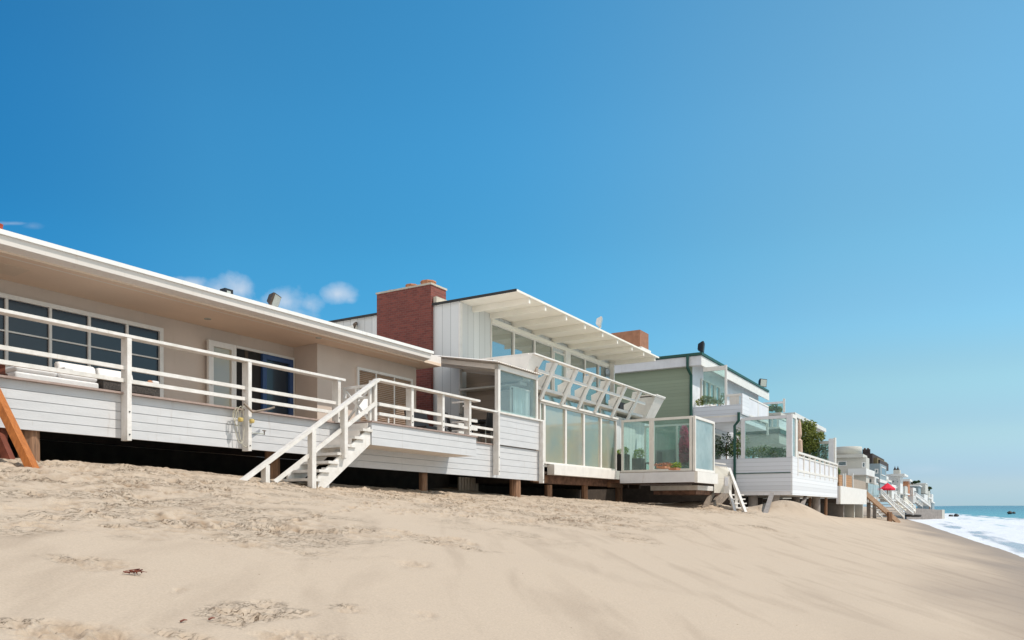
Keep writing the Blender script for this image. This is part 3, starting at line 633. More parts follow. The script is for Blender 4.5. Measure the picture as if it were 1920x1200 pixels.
# big picture window
wr, zt = f.on_b(303, 606, WB); zt = f.zy(606, wr, WB)
mx = [f.ax(x, WB) for x in (10, 92, 165, 236)]
w0 = mx[0]-(mx[1]-mx[0])
window(f, 'b', WB-.03, mx[0]-3*1.0, wr, 1.93, 3.95, -1, .085, .05, [mx[0]-2, mx[0]-1]+mx, [2.60, 3.26], 'white', 'winA', h1, 'picture_window')
# open white glazed leaf, dark doorway with the navy door
a0, a1 = f.ax(388, WB-.1), f.ax(440, WB-.1)
fo = window(f, 'b', WB-.12, a0, a1, DK+.03, 3.90, -1, .13, .03, (), (), 'white', 'winE', h1, 'open_door_leaf', back=.0)
MB().lathe(f.w(a0+.06, WB-.20, 2.86), [(.02, 0), (.03, .02), (.02, .05)], 10).build('handle', M['black'], fo)
a2 = f.ax(546, WB); a1b = f.ax(440, WB)+.02; az = f.ax(488, WB)
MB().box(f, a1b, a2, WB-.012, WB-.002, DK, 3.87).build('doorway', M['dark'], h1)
MB().box(f, a1b-.01, a2+.05, WB-.07, WB-.013, 3.87, 3.93).box(f, a2, a2+.05, WB-.07, WB-.013, DK, 3.869).build('door_frame', M['white'], h1)
window(f, 'b', WB-.05, az, a2-.01, DK+.02, 3.86, -1, .12, .03, (), (), 'blue', 'winA', h1, 'navy_door')
MB().box(f, a1b+.25, a1b+.34, WB-.035, WB-.013, DK, 3.86).build('door_edge', M['interior'], h1)
# window with blinds
b0_, b1_ = f.ax(667, JB), f.ax(771, JB)
bv = [f.ax(x, JB) for x in (703, 737)]
wb = window(f, 'b', JB-.02, b0_, b1_, 2.16, 3.84, -1, .07, .045, bv, (2.98,), 'white', 'winA', h1, 'blinds_window', back=.03)
m = MB()
for k in range(30):
    z = 2.26+k*.052
    m.prism([f.w(b0_+.07, JB-.032, z), f.w(b0_+.07, JB-.030, z+.006), f.w(b0_+.07, JB-.042, z+.030), f.w(b0_+.07, JB-.046, z+.026)], avec(f, b1_-b0_-.14))
m.build('blinds', M['tanwood'], wb)
# end of the patio: tan lapped wall with a pale batten strip, seen under the canopy
pw = thing('patio_end_wall', 'tan lapped wall closing the far end of the roofed patio, behind the dining chairs', 'wall', f.w(13.2, 2, 1.8))
bq = f.bx(829, 13.1)
MB().box(f, 13.1, 13.22, .12, bq, 1.75, 4.6).build('wall_panel', M['tanlap'], pw)
MB().box(f, 13.0, 13.1, bq-.02, bq+.07, 1.75, 4.62).build('corner_post', M['edge'], pw)
m = MB().box(f, 13.06, 13.10, .55, 1.45, 1.85, 3.85).build('white_door', M['white'], pw)

# ------------------------------------------------------------------ deck of house 1
dk = thing('beach_deck', 'long white boarded sun deck with open white railings in front of the tan house', 'deck', f.w(0, 1, .6))
PA0, PA1, PB = f.ax(697, -.9)-.0, f.ax(893, -.9), -.9          # platform in front of the line
DE = f.ax(1016, -.02)
# floor
MB().box(f, -12, JA, .03, WB, DK-.05, DK-.001).box(f, JA, EA, .03, JB, DK-.05, DK-.001).box(f, EA, DE-.02, .03, 6.0, DK-.05, DK-.001).box(f, PA0+.03, PA1-.02, PB+.04, .03, DK-.05, DK-.001).build('deck_floor', M['decktop'], dk)
m = MB()
m.box(f, -12, PA0-.01, -.115, .03, DK-.028, DK+.004).box(f, PA0-.03, PA1+.012, PB-.035, PB+.04, DK-.028, DK+.004).box(f, PA1+.013, f.ax(930, 0), -.06, .03, DK-.028, DK+.003)
m.box(f, PA0-.03, PA0+.03, PB+.041, -.08, DK-.028, DK+.004)
m.build('nosing', M['nosing'], dk)
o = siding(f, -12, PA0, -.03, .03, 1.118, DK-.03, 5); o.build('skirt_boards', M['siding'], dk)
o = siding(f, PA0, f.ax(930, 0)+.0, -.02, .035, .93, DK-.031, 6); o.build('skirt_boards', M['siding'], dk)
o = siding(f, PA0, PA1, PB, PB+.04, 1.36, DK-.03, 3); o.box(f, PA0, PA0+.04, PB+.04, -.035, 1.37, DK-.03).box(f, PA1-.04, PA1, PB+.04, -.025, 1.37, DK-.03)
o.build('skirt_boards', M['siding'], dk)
MB().box(f, PA0+.04, PA1-.04, PB+.04, -.021, 1.365, 1.40).build('platform_underside', M['edge'], dk)
# solid wind panel at the far end
sa0, sa1 = f.ax(934, -.04), f.ax(1013, -.04)
o = siding(f, sa0, sa1, -.07, -.03, 1.88, 2.76, 5); o.build('wind_panel', M['siding'], dk)
o = siding(f, sa0-.02, sa1, -.02, .035, .93, 1.85, 5); o.build('skirt_boards', M['siding'], dk)
MB().box(f, f.ax(891, 0)-.5, sa1+.12, -.12, .05, 2.765, 2.815).build('top_rail', M['whitew'], dk)
# posts: plank posts bolted outside the skirt
def post(a, b, z0, z1, wa=.075, wb=.19, label=None):
    m = MB(); m.box(f, a-wa/2, a+wa/2, b-wb/2, b+wb/2, z0, z1)
    o = m.build('post', M['whitew'], dk)
    for zz in (z0+.10, z0+(z1-z0)*.28): MB().tube([f.w(a, b-wb/2-.012, zz), f.w(a, b-wb/2+.001, zz)], .012, 8).build('bolt', M['black'], o)
    return o
pa = [f.ax(x, -.13) for x in (237, 463, 632)]
for a_ in (pa[0]-7.3, pa[0]-4.9, pa[0]-2.45, pa[0], pa[1]): post(a_, -.13, 1.07, 2.76)
post(pa[2], -.11, DK-.02, 2.76)
for x in (707, 776, 834, 884): post(f.ax(x, PB-.02), PB+.0+.10, DK+.005 if x > 720 else 1.37, 2.76, .08, .17)
post(f.ax(931.5, -.15), -.14, 1.0, 2.765)
post(f.ax(1017, -.15), -.12, .86, 2.765, .07, .14)
def rails(a0, a1, b, zs, ta, tb=None):
    MB().box(f, a0, a1, b-.10, b+.10, 2.762, 2.81).build('top_rail', M['whitew'], dk)
    for z in zs: MB().box(f, a0 if ta is None else ta, a1 if tb is None else tb, b-.03, b+.03, z-.035, z+.03).build('mid_rail', M['whitew'], dk)
rails(-12, pa[2]+.16, -.13, (2.27, 2.06), -12, pa[2]-.04)
pe = f.ax(899, PB)
rails(f.ax(712, PB)-.04, pe, PB+.07, (2.27, 2.06), f.ax(714, PB), pe-.03)
for z in (2.27, 2.06): MB().box(f, f.ax(893, 0)-.9, sa0-.1, -.09, -.04, z-.035, z+.03).build('mid_rail', M['whitew'], dk)
# side rails of the platform's far end
for z in (2.78, 2.27, 2.05): MB().box(f, pe-.17, pe-.13, PB+.19, -.13, z-.02, z+.02).build('side_rail', M['whitew'], dk)
# joists and dark underside
m = MB()
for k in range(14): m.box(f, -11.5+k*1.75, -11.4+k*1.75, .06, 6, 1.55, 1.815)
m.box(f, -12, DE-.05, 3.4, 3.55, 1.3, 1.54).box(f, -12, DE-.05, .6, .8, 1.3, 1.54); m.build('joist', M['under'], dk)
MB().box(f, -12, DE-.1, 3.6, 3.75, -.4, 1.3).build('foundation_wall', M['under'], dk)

# round piles under the deck
def pile(fr, a, b, r_, ztop, label, group='round timber piles under the decks', mat='wood', lean=0.):
    zb = g2(fr, a, b)-.6; p = fr.w(a, b, 0); m = MB(); n = 18; rng = random.Random(int(a*100+b*7))
    prof = [0, .3, .62, 1.]; ph = [rng.uniform(.93, 1.06) for _ in range(n)]
    zt = ztop+fr.s*a; base = len(m.v)
    for t in prof:
        for k in range(n):
            an = 2*math.pi*k/n; rr = r_*ph[k]*(1.04-.06*t)*(1+.03*math.sin(3*an+t*2))
            m.v.append(Vector((p.x+rr*math.cos(an)+lean*t, p.y+rr*math.sin(an), zb+(zt-zb)*t)))
    for i in range(3):
        for k in range(n): a_ = i*n+k; b_ = i*n+(k+1) % n; m.f.append((a_, b_, b_+n, a_+n))
    m.f.append(tuple(range(n))[::-1]); m.f.append(tuple(range(3*n, 4*n)))
    return tag(m.build('timber_pile', M[mat], None, smooth=False), label, 'pile', group)
pile(f, f.ax(61, .05), .17, .145, 1.16, 'thick split round log post under the deck skirt, beside the orange timber brace')
pile(f, f.ax(510, .55), .55, .15, 1.50, 'shaded brown pile behind the foot of the white stairs')
pile(f, f.ax(793, .25), .25, .11, 1.02, 'slim dark pile under the deck, right of the white stairs')
pile(f, f.ax(975, -.02), .16, .17, 1.02, 'stout brown pile under the right end of the tan house deck')
for x, r_, l in ((1028, .14, 'short brown pile under the left end of the rusty beam'), (1096, .125, 'short brown pile under the middle of the rusty beam'), (1160, .15, 'short brown pile under the right end of the rusty beam')):
    pile(F2, F2.ax(x, .55), .55, r_, F2.zy(909, F2.ax(x, .45), .45), l)

# ------------------------------------------------------------------ stairs of house 1
st = thing('wooden_stairs', 'white wooden stairs with handrails running from the deck down into the sand', 'stairs', f.w(3.2, -.5, .3))
sb0, sb1 = PB-.02, -.10
zs0 = DK; top_a = PA0-.03; slope = math.tan(R(34.5)); 
ab_ = f.ax(452, PB-.07); zb_ = f.zy(903, ab_, PB-.07)       # handrail's lower end
at_ = f.ax(711, PB-.07); zt_ = 2.79
hs_ = (zt_-zb_)/(at_-ab_)
def srail(off, b, a0, a1, w, h, name='handrail'):
    p = f.w(a0, b, zt_+(a0-at_)*hs_-off); q = f.w(a1, b, zt_+(a1-at_)*hs_-off)
    MB().bar(p, q, w, h).build(name, M['whitew'], st)
srail(.02, PB-.03, ab_-.15, at_, .13, .06)
srail(.50, PB-.01, f.ax(514, PB), at_-.03, .045, .075, 'mid_rail')
# stringers
ax_ = f.ax(617, PB); zx_ = f.zy(864, ax_, PB); hp = (DK-.02-zx_)/(top_a-ax_)
for b in (sb0+.03, sb1-.02):
    m = MB(); zl = lambda a: DK-.02+(a-top_a)*hp
    if b < -.5: zl = lambda a: DK-.13+(a-top_a)*hp
    lo = f.ax(597, PB) if b < -.5 else f.ax(590, PB)
    m.prism([f.w(top_a, b, zl(top_a)), f.w(top_a, b, zl(top_a)-.37), f.w(lo, b, zl(lo)-.37), f.w(lo, b, zl(lo))], bvec(f, .05))
    m.build('stringer', M['whitew'], st)
k = 0; rise = .185; run = rise/hp
while True:
    z = DK-rise*(k+1); a = top_a-run*(k+1)
    if z < g2(f, a, -.5)-f.s*a+.02: break
    MB().box(f, a-.02, a+run+.03, sb0-.012, sb1-.025, z-.055, z).build('tread', M['whitew'], st)
    if k < 3: MB().box(f, a+run-.03, a+run-.005, sb0+.085, sb1-.025, z+.001, z+rise-.042).build('riser', M['edge'], st)
    k += 1
for x, zd, w in ((501, .5, .09), (588, .5, .10), (648, .0, .09)):
    a = f.ax(x, PB-.08); zt = zt_+(a-at_)*hs_-.05; zb = (zt-1.0-.05) if x == 648 else g2(f, a, PB)-f.s*a-.3
    MB().box(f, a-w/2, a+w/2, PB-.10, PB+.035, zb, zt).build('post', M['whitew'], st)
a = f.ax(614, PB+.05); MB().box(f, a-.06, a+.06, PB+.066, PB+.16, g2(f, a, PB)-f.s*a-.3, f.zy(877, a, PB+.05)).build('foot_post', M['whitew'], st)
# gate of crossed bars at the head of the stairs
gt = thing('deck_gate', 'low white gate with crossed bars at the head of the stairs', 'gate', f.w(PA0-.1, -.5, DK))
ga = PA0+.02
MB().box(f, ga-.03, ga+.03, -.84, -.02, 2.60, 2.66).build('top_bar', M['whitew'], gt)
MB().box(f, ga-.025, ga+.025, -.84, -.02, 2.36, 2.41).build('middle_bar', M['whitew'], gt)
for b in (-.82, -.43, -.06): MB().box(f, ga-.028, ga+.028, b-.03, b+.03, DK+.006, 2.60).build('upright', M['whitew'], gt)
MB().bar(f.w(ga, -.06, 2.60), f.w(ga, -.80, DK+.02), .03, .05).build('cross_bar', M['whitew'], gt)
MB().bar(f.w(ga+.035, -.80, 2.60), f.w(ga+.035, -.06, DK+.02), .03, .05).build('cross_bar', M['whitew'], gt)

# ------------------------------------------------------------------ patio wind screen and canopy
cp = thing('patio_canopy', 'pale corrugated canopy and milky glass windbreak over the end of the tan house deck', 'canopy', f.w(12, 1, 1.9))
ca0 = f.ax(931, 0); ca1 = f.ax(1006, 0); zc0 = f.zy(676, ca0, 0); zc1 = f.zy(704, ca1, 0); zc = (zc0+zc1)/2
MB().box(f, ca0, ca0+.11, -.06, .06, 2.82, zc-.06).build('post', M['white'], cp)
MB().box(f, ca1-.08, ca1, -.05, .05, 2.82, zc-.06).build('post', M['white'], cp)
MB().box(f, ca0, ca1, -.06, .06, zc-.20, zc-.055).build('front_beam', M['white'], cp)
MB().box(f, ca0+.11, ca1-.08, -.006, .006, 2.82, zc-.2).build('glass_panel', M['patio'], cp)
MB().box(f, ca0+.11, ca1-.08, .03, .05, 2.83, 2.88).build('sill_bar', M['white'], cp)
# curtain hanging behind the glass
m = MB(); n = 26; P = []
c0, c1 = f.ax(962, .35), f.ax(992, .35)
for i in range(n+1):
    a = c0+(c1-c0)*i/n; b = .35+.035*math.sin(i*1.9)
    P += [f.w(a, b, 2.6), f.w(a, b, 3.72), ]
base = len(m.v); m.v += P
for i in range(n): m.f.append((2*i, 2*i+2, 2*i+3, 2*i+1))
m.build('curtain', M['curtain'], cp)
MB().box(f, c0-.15, c1+.15, .33, .37, 3.72, 3.76).box(f, c1+.12, c1+.16, .33, .37, 1.9, 3.72).box(f, c0-.16, c0-.12, .33, .37, 1.9, 3.72).build('curtain_rail', M['white'], cp)
# corrugated sheet sloping down to the sea
m = MB(); n = 44; ba = 3.1; zr = f.zy(663, ca0, 2.8)
for i in range(n+1):
    a = ca0-.25+(ca1-ca0+.32)*i/n; dz = .028*math.sin(i*math.pi)
    dz = .022 if i % 2 else -.006
    for b, z in ((-.16, zc-.03), (ba, zr)): m.v += [f.w(a, b, z+dz), f.w(a, b, z+dz-.012)]
for i in range(n):
    k = i*4; m.f += [(k, k+4, k+6, k+2), (k+1, k+3, k+7, k+5), (k, k+1, k+5, k+4), (k+2, k+6, k+7, k+3)]
m.build('corrugated_sheet', M['edge'], cp)
for a in (ca0+.05, (ca0+ca1)/2, ca1-.05): MB().hexa([f.w(x, b, z) for (x, b, z) in ((a-.04, .06, zc-.19), (a-.04, ba, zr-.17), (a+.04, ba, zr-.17), (a+.04, .06, zc-.19), (a-.04, .06, zc-.06), (a-.04, ba, zr-.035), (a+.04, ba, zr-.035), (a+.04, .06, zc-.06))]).build('rafter', M['edge'], cp)

# ------------------------------------------------------------------ things on the deck and roof of house 1
def cushion_box(fr, a0, a1, b0, b1, z0, z1, r_=.05):
    m = MB(); m.box(fr, a0, a1, b0, b1, z0, z1); return m
def softbox(m_, name, mat, parent, r_=.05):
    o = m_.build(name, mat, parent); bv_ = o.modifiers.new('soft', 'BEVEL'); bv_.width = r_; bv_.segments = 3; return o
def sofa(label, a0, a1, b0, b1, arms=True, back='b', z=DK, h=.30, ch=.125):
    s_ = thing('outdoor_sofa', label, 'sofa', f.w((a0+a1)/2, (b0+b1)/2, z), 'white sofas on the deck')
    softbox(MB().box(f, a0, a1, b0, b1, z, z+h), 'base', M['cushion'], s_, .03)
    n = max(1, round((a1-a0)/.8))
    for k in range(n):
        x0 = a0+(a1-a0)*k/n; x1 = a0+(a1-a0)*(k+1)/n
        softbox(MB().box(f, x0+.01, x1-.01, b0+.01, b1-(.2 if back else .01), z+h+.005, z+h+ch), 'seat_cushion', M['cushion'], s_)
        if back: softbox(MB().hexa([f.w(*q) for q in ((x0+.02, b1-.32, z+.43), (x0+.02, b1-.1, z+.43), (x1-.02, b1-.1, z+.43), (x1-.02, b1-.32, z+.43),
                                  (x0+.02, b1-.2, z+.80), (x0+.02, b1-.04, z+.80), (x1-.02, b1-.04, z+.80), (x1-.02, b1-.2, z+.80))]), 'back_cushion', M['cushion'], s_)
    if back: softbox(MB().box(f, a0, a1, b1, b1+.1, z, z+.62), 'back', M['cushion'], s_, .03)
    if arms: 
        softbox(MB().box(f, a0-.16, a0-.005, b0, b1+.1, z, z+.60), 'arm', M['cushion'], s_, .03)
        softbox(MB().box(f, a1+.005, a1+.16, b0, b1+.1, z, z+.60), 'arm', M['cushion'], s_, .03)
    return s_
# chaise end nearest the rail and the long row against the wall
s0 = f.ax(26, .55); 
sofa('long white outdoor sofa with back cushions against the picture window', f.ax(118, 2.1), f.ax(264, 2.1), 1.7, 2.55)
sofa('white chaise sofa in front, its flat side to the railing at far left', s0+.02, f.ax(186, .55), .55, 1.35, False, None, h=.20, ch=.10)
wt = thing('wicker_table', 'low dark wicker table with open shelf behind the deck railing', 'table', f.w(f.ax(230, .6), .8, DK))
ta0, ta1 = f.ax(193, .5), f.ax(303, .5); tz = f.zy(716, ta0, .5)
tz = max(tz, DK+.30)
MB().box(f, ta0, ta1, .5, 1.3, tz-.03, tz).build('table_top', M['wicktop'], wt)
MB().box(f, ta0+.02, ta1-.02, .52, 1.28, DK+.12, tz-.031).build('wicker_body', M['wicker'], wt)
for aa in (ta0+.02, ta1-.14):
    for bb in (.52, 1.16): MB().box(f, aa, aa+.12, bb, bb+.12, DK, DK+.119).build('leg', M['wicker'], wt)
cd_ = f.w(f.ax(281, 1.0), 1.0, tz)
tag(MB().lathe(cd_, [(.05, 0), (.06, .03), (.055, .12), (.03, .16)], 16).build('candle_lamp', M['terra'], None), 'small orange candle pot standing on the wicker table', 'candle')
# dining set under the canopy
def chair(a, b, ang, label):
    c = thing('dining_chair', label, 'chair', f.w(a, b, DK), 'dark dining chairs on the patio')
    ca, sa = math.cos(ang), math.sin(ang)
    def P(x, y, z): return f.w(a+x*ca-y*sa, b+x*sa+y*ca, DK+z)
    m = MB().hexa([P(x, y, z) for z in (.42, .47) for x, y in ((-.24, -.24), (-.24, .24), (.24, .24), (.24, -.24))]); m.build('seat', M['black'], c)
    m = MB().hexa([P(x, y, z) for z, o_ in ((.50, 0), (.92, .08)) for x, y in ((-.23, .20+o_), (-.23, .235+o_), (.23, .235+o_), (.23, .20+o_))]); m.build('backrest', M['black'], c)
    for x, y in ((-.22, -.22), (.22, -.22), (-.22, .22), (.22, .22)): MB().tube([P(x*1.08, y*1.08, 0), P(x, y, .42)], .012, 6).build('leg', M['lens'], c)
    return c
chair(f.ax(905, .45), .5, -2.9, 'black dining chair with thin pale legs nearest the solid white wind panel')
chair(f.ax(862, 1.0), 1.1, .5, 'black dining chair seen between the platform posts under the canopy')
chair(f.ax(916, 1.3), 1.35, 2.2, 'black dining chair turned sideways at the far side of the glass table')
dt = thing('dining_table', 'black metal patio table with dishes under the canopy', 'table', f.w(f.ax(880, 1.0), .95, DK))
ta = f.ax(885, .95); MB().lathe(f.w(ta, .95, DK+.70), [(.02, 0), (.5, .0), (.5, .03)], 28).build('table_top', M['black'], dt)
MB().lathe(f.w(ta, .95, DK), [(.25, 0), (.25, .02), (.03, .04), (.03, .70)], 16).build('pedestal', M['black'], dt)
tag(MB().lathe(f.w(ta-.1, .8, DK+.73), [(.04, 0), (.09, .03), (.10, .05)], 16).build('serving_bowl', M['curtain'], None), 'small pale bowl on the black patio table', 'bowl')
lo = thing('lounge_seat', 'dark low lounge seat in front of the brick chimney', 'seat', f.w(f.ax(800, 1.2), 1.2, DK))
la = f.ax(788, 1.2); MB().box(f, la-.1, la+.75, .9, 1.6, DK+.12, DK+.40).build('seat', M['black'], lo)
MB().hexa([f.w(*q) for q in ((la-.1, 1.5, DK+.4), (la-.1, 1.62, DK+.4), (la+.75, 1.62, DK+.4), (la+.75, 1.5, DK+.4), (la-.1, 1.6, DK+.85), (la-.1, 1.7, DK+.85), (la+.75, 1.7, DK+.85), (la+.75, 1.6, DK+.85))]).build('backrest', M['black'], lo)
for x, y in ((0, .95), (.65, .95), (0, 1.5), (.65, 1.5)): MB().tube([f.w(la+x, y, DK), f.w(la+x, y, DK+.12)], .02, 6).build('leg', M['lens'], lo)
# white deck chair beyond the gate
wc = thing('deck_chair', 'white slatted deck chair beyond the crossed gate', 'chair', f.w(f.ax(700, .6), .6, DK))
wa = f.ax(690, .5); MB().box(f, wa, wa+.55, .3, .85, DK+.36, DK+.40).build('seat', M['white'], wc)
MB().hexa([f.w(*q) for q in ((wa, .8, DK+.4), (wa, .84, DK+.4), (wa+.55, .84, DK+.4), (wa+.55, .8, DK+.4), (wa, .98, DK+.9), (wa, 1.02, DK+.9), (wa+.55, 1.02, DK+.9), (wa+.55, .98, DK+.9))]).build('backrest', M['white'], wc)
for x, y in ((.02, .32), (.5, .32), (.02, .8), (.5, .8)): MB().box(f, wa+x, wa+x+.04, y, y+.04, DK, DK+.36).build('leg', M['white'], wc)

# ropes, floats and tap on the second post
rp_ = thing('rope_bundle', 'bundle of pale cords with two yellow floats hanging from the second deck post', 'rope', f.w(pa[1], -.3, 1.2))
p1 = pa[1]-.10
def catenary(pts, r_=.006, n=6, name='cord', mat='rope'):
    out = []
    for i in range(len(pts)-1):
        p, q = Vector(pts[i]), Vector(pts[i+1])
        for t in range(n): out.append(p.lerp(q, t/n)+Vector((0, 0, 0)))
    out.append(Vector(pts[-1])); MB().tube(out, r_, 6).build(name, M[mat], rp_)
zq = lambda y, b=-.25: f.zy(y, p1, b)
for dx, y1, y2, w_ in ((-.16, 765, 800, .05), (-.08, 762, 832, .10), (.02, 760, 838, .12), (-.20, 770, 790, .03)):
    pts = []
    for i in range(15):
        t = i/14*math.pi*2; pts.append(f.w(p1+dx+w_*math.sin(t), -.17-.02*math.cos(t*2), zq((y1+y2)/2)+(zq(y1)-zq(y2))/2*math.cos(t)))
    catenary(pts, .008, 2)
for dx in (-.12, .13): MB().lathe(f.w(p1+dx+.0, -.24, zq(788)), [(.02, -.04), (.045, -.03), (.05, 0), (.045, .03), (.02, .04)], 12).build('float', M['float'], rp_)
catenary([f.w(p1-.05, -.24, zq(757)), f.w(p1+.1, -.30, zq(772)), f.w(p1+.45, -.34, zq(762)), f.w(p1+.6, -.3, zq(757))], .022, 5, 'twisted_cloth', 'greywood')
tp = thing('garden_tap', 'thin metal tap with cross handle on the second deck post', 'tap', f.w(pa[1]+.1, -.25, 1.5))
MB().tube([f.w(pa[1]+.04, -.23, zq(810)), f.w(pa[1]+.30, -.27, zq(810))], .011, 8).build('pipe', M['lens'], tp)
MB().tube([f.w(pa[1]+.29, -.27, zq(803)), f.w(pa[1]+.29, -.27, zq(812))], .012, 8).tube([f.w(pa[1]+.25, -.27, zq(804)), f.w(pa[1]+.33, -.27, zq(804))], .009, 8).build('handle', M['bronze'], tp)

# lamps on the roof edge
def floodlight(fr, a, b, z, s_, label, body='bronze', face='lens', ang=0., cam_small=False, tilt=-.35):
    t = thing('floodlight', label, 'floodlight', fr.w(a, b, z), 'floodlights on the roofs')
    ca, sa = math.cos(ang), math.sin(ang)
    def P(x, y, zz):                      # x along house, y seaward-out, zz up; tilted forward
        y2 = y*math.cos(tilt)-zz*math.sin(tilt); z2 = y*math.sin(tilt)+zz*math.cos(tilt)
        return fr.w(a+(x*ca-y2*sa)*s_, b-(x*sa+y2*ca)*s_, z+.62*s_+z2*s_)
    q = lambda w0, h0, y0, w1, h1, y1: [P(x, y, zz) for (w_, h_, y) in ((w0, h0, y0), (w1, h1, y1)) for x, zz in ((-w_, -h_), (-w_, h_), (w_, h_), (w_, -h_))]
    MB().hexa(q(.28, .22, -.30, .5, .42, .05)).hexa(q(.5, .42, .051, .5, .42, .16)).build('housing', M[body], t)
    MB().hexa(q(.44, .36, .161, .44, .36, .175)).build('lens', M[face], t)
    MB().tube([fr.w(a, b, z), fr.w(a, b, z+.3*s_)], .06*s_, 8).bar(fr.w(a-.3*s_*ca, b, z+.25*s_), fr.w(a+.3*s_*ca, b, z+.25*s_), .06*s_, .08*s_).build('bracket', M[body], t)
    return t
la, lz = f.on_b(512, 583, 1.75)
floodlight(f, la, 1.72, 4.50, .36, 'large bronze floodlight with square lens on the tan house roof edge', ang=-.5)
la = f.ax(426, 1.7)
t = thing('roof_camera', 'small black box lamp on the tan house roof edge', 'lamp', f.w(la, 1.68, 4.5))
MB().box(f, la-.11, la+.09, 1.62, 1.80, 4.545, 4.66).build('housing', M['black'], t)
MB().box(f, la-.07, la+.02, 1.605, 1.6195, 4.56, 4.61).build('lens', M['lens'], t)
MB().box(f, la-.02, la+.02, 1.68, 1.72, 4.50, 4.545).build('bracket', M['black'], t)
c0_ = f.ax(6, 4.2); zt = f.zy(417, c0_, 4.2)
fp = thing('chimney_stack', 'low chimney with red clay pots behind the tan roof at the far left', 'chimney', f.w(c0_, 4.4, 4.5))
MB().box(f, c0_-.5, c0_+.12, 4.2, 4.7, 4.5, zt-.25).build('stack', M['brick'], fp)
for da in (-.28, -.02): MB().lathe(f.w(c0_+da, 4.4, zt-.25), [(.09, 0), (.09, .2), (.10, .25)], 14).build('chimney_pot', M['redpot'], fp)

# orange timber brace at far left
bx_ = thing('timber_brace', 'orange and dark red slanted timbers standing in the sand at the left edge', 'timber frame', f.w(f.ax(30, -1.6), -1.6, .3))
def world(px, py, D): return Vector(((px-CX)/FPX*D, D, (HY-py)/FPX*D))
MB().bar(world(74, 905, 10.5), world(-42, 668, 10.9), .10, .15, Vector((0, 1, 0))).build('slanted_leg', M['orange'], bx_)
MB().bar(world(31, 892, 10.9), world(-3, 815, 11.1), .10, .12, Vector((0, 1, 0))).build('slanted_leg', M['redwood'], bx_)
MB().bar(world(3, 885, 11.2), world(3, 700, 11.2), .09, .14, Vector((0, 1, 0))).build('upright', M['redwood'], bx_)
MB().bar(world(-60, 690, 10.9), world(10, 694, 11.15), .10, .14).build('cross_beam', M['redwood'], bx_)
MB().bar(world(-130, 925, 9.3), world(-45, 672, 9.9), .10, .15, Vector((0, 1, 0))).build('slanted_leg', M['orange'], bx_)
p = world(255, 1078, 1); D = 7.
for _ in range(40): D = D+.6*(gz(p.x*D, D)/p.z-D)
p = world(255, 1078, D); p.z = gz(p.x, p.y)+.01; rng = random.Random(4); m = MB()
for k in range(9):
    q = p+Vector((rng.uniform(-.05, .05), rng.uniform(-.04, .04), rng.uniform(0, .02))); m.tube([q, q+Vector((rng.uniform(-.05, .05), rng.uniform(-.03, .03), .012)), q+Vector((rng.uniform(-.09, .09), rng.uniform(-.05, .05), .004))], .006, 5, .002)
tag(m.build('seaweed_scrap', M['weed'], None), 'small dark red scrap of dried seaweed on the smooth sand', 'seaweed')
for (px, py), lab in (((338, 1168), 'short dark twig on the sand at the lower left, left one of two'), ((391, 1164), 'short dark twig on the sand at the lower left, right one of two')):
    p = world(px, py, 1); D = 6.
    for _ in range(40): D = D+.6*(gz(p.x*D, D)/p.z-D)
    p = world(px, py, D); p.z = gz(p.x, p.y)+.008
    tag(MB().tube([p, p+Vector((.015, .015, .008)), p+Vector((.022, .04, .003))], .007, 6, .003).build('twig', M['weed'], None), lab, 'twig', 'twigs on the sand')
# ================================================================== HOUSE 2: glass-fronted white house
f = F2
h2 = thing('glass_front_house', 'white two storey house with tall glazing, broad cream eave and red brick chimney', 'house', f.w(4, 5, .4))
LA, RA = -2.26, 10.1
ZR = 6.67
A3 = 15.2
MB().box(f, LA, -.36, 2.2, 14, 1.2, ZR-.001).box(f, -.36, RA, 2.26, 14, 3.6, ZR-.002).box(f, -.9, RA-.1, .12, 13.9, 1.3, 3.6).build('wall', M['batten'], h2)
MB().box(f, LA-.04, LA+.10, 2.14, 2.199, 3.0, 6.62).build('corner_board', M['white'], h2)
ZR = 6.67
ro = MB().box(f, LA-.06, RA+.1, .0, 14.2, ZR, ZR+.045).build('roof', M['cream'], h2)
MB().box(f, LA-.09, LA-.061, -.02, 14.2, ZR-.02, ZR+.06).build('roof_edge', M['roofdark'], ro)
MB().box(f, LA-.06, RA+.12, -.03, -.001, ZR-.015, ZR+.05).build('eave_strip', M['cream'], ro)
for x in (994, 1024, 1063, 1098, 1131, 1159, 1186, 1208, 1229):
    a = f.ax(x, .0); MB().box(f, a-.05, a+.05, .02, 2.25, ZR-.19, ZR-.001).build('rafter', M['cream'], ro)
MB().box(f, -.36, RA, 2.12, 2.259, 6.36, ZR-.171).build('header', M['cream'], h2)
# upper glazing
def wrow(edges, b, z0, z1, mg, nm, mf='white', fr_=.05):
    for x0, x1 in edges: window(f, 'b', b, f.ax(x0, b), f.ax(x1, b), z0, z1, -1, fr_, .03, (), (), mf, mg, h2, nm, back=.01)
wrow([(919, 962), (962, 1001), (1001, 1035), (1067, 1096), (1096, 1121), (1121, 1146)], 2.22, 3.84, 6.36, 'winB', 'upper_window')
wrow([(1037, 1058)], 2.22, 3.84, 6.20, 'winD', 'balcony_door')
MB().box(f, f.ax(1058, 2.2), f.ax(1067, 2.2), 2.13, 2.25, 3.84, 6.36).build('door_post', M['white'], h2)
a = f.ax(1148, 2.0); MB().box(f, a-.05, a+.05, 1.9, 2.1, 3.85, ZR-.17).build('corner_post', M['white'], h2)
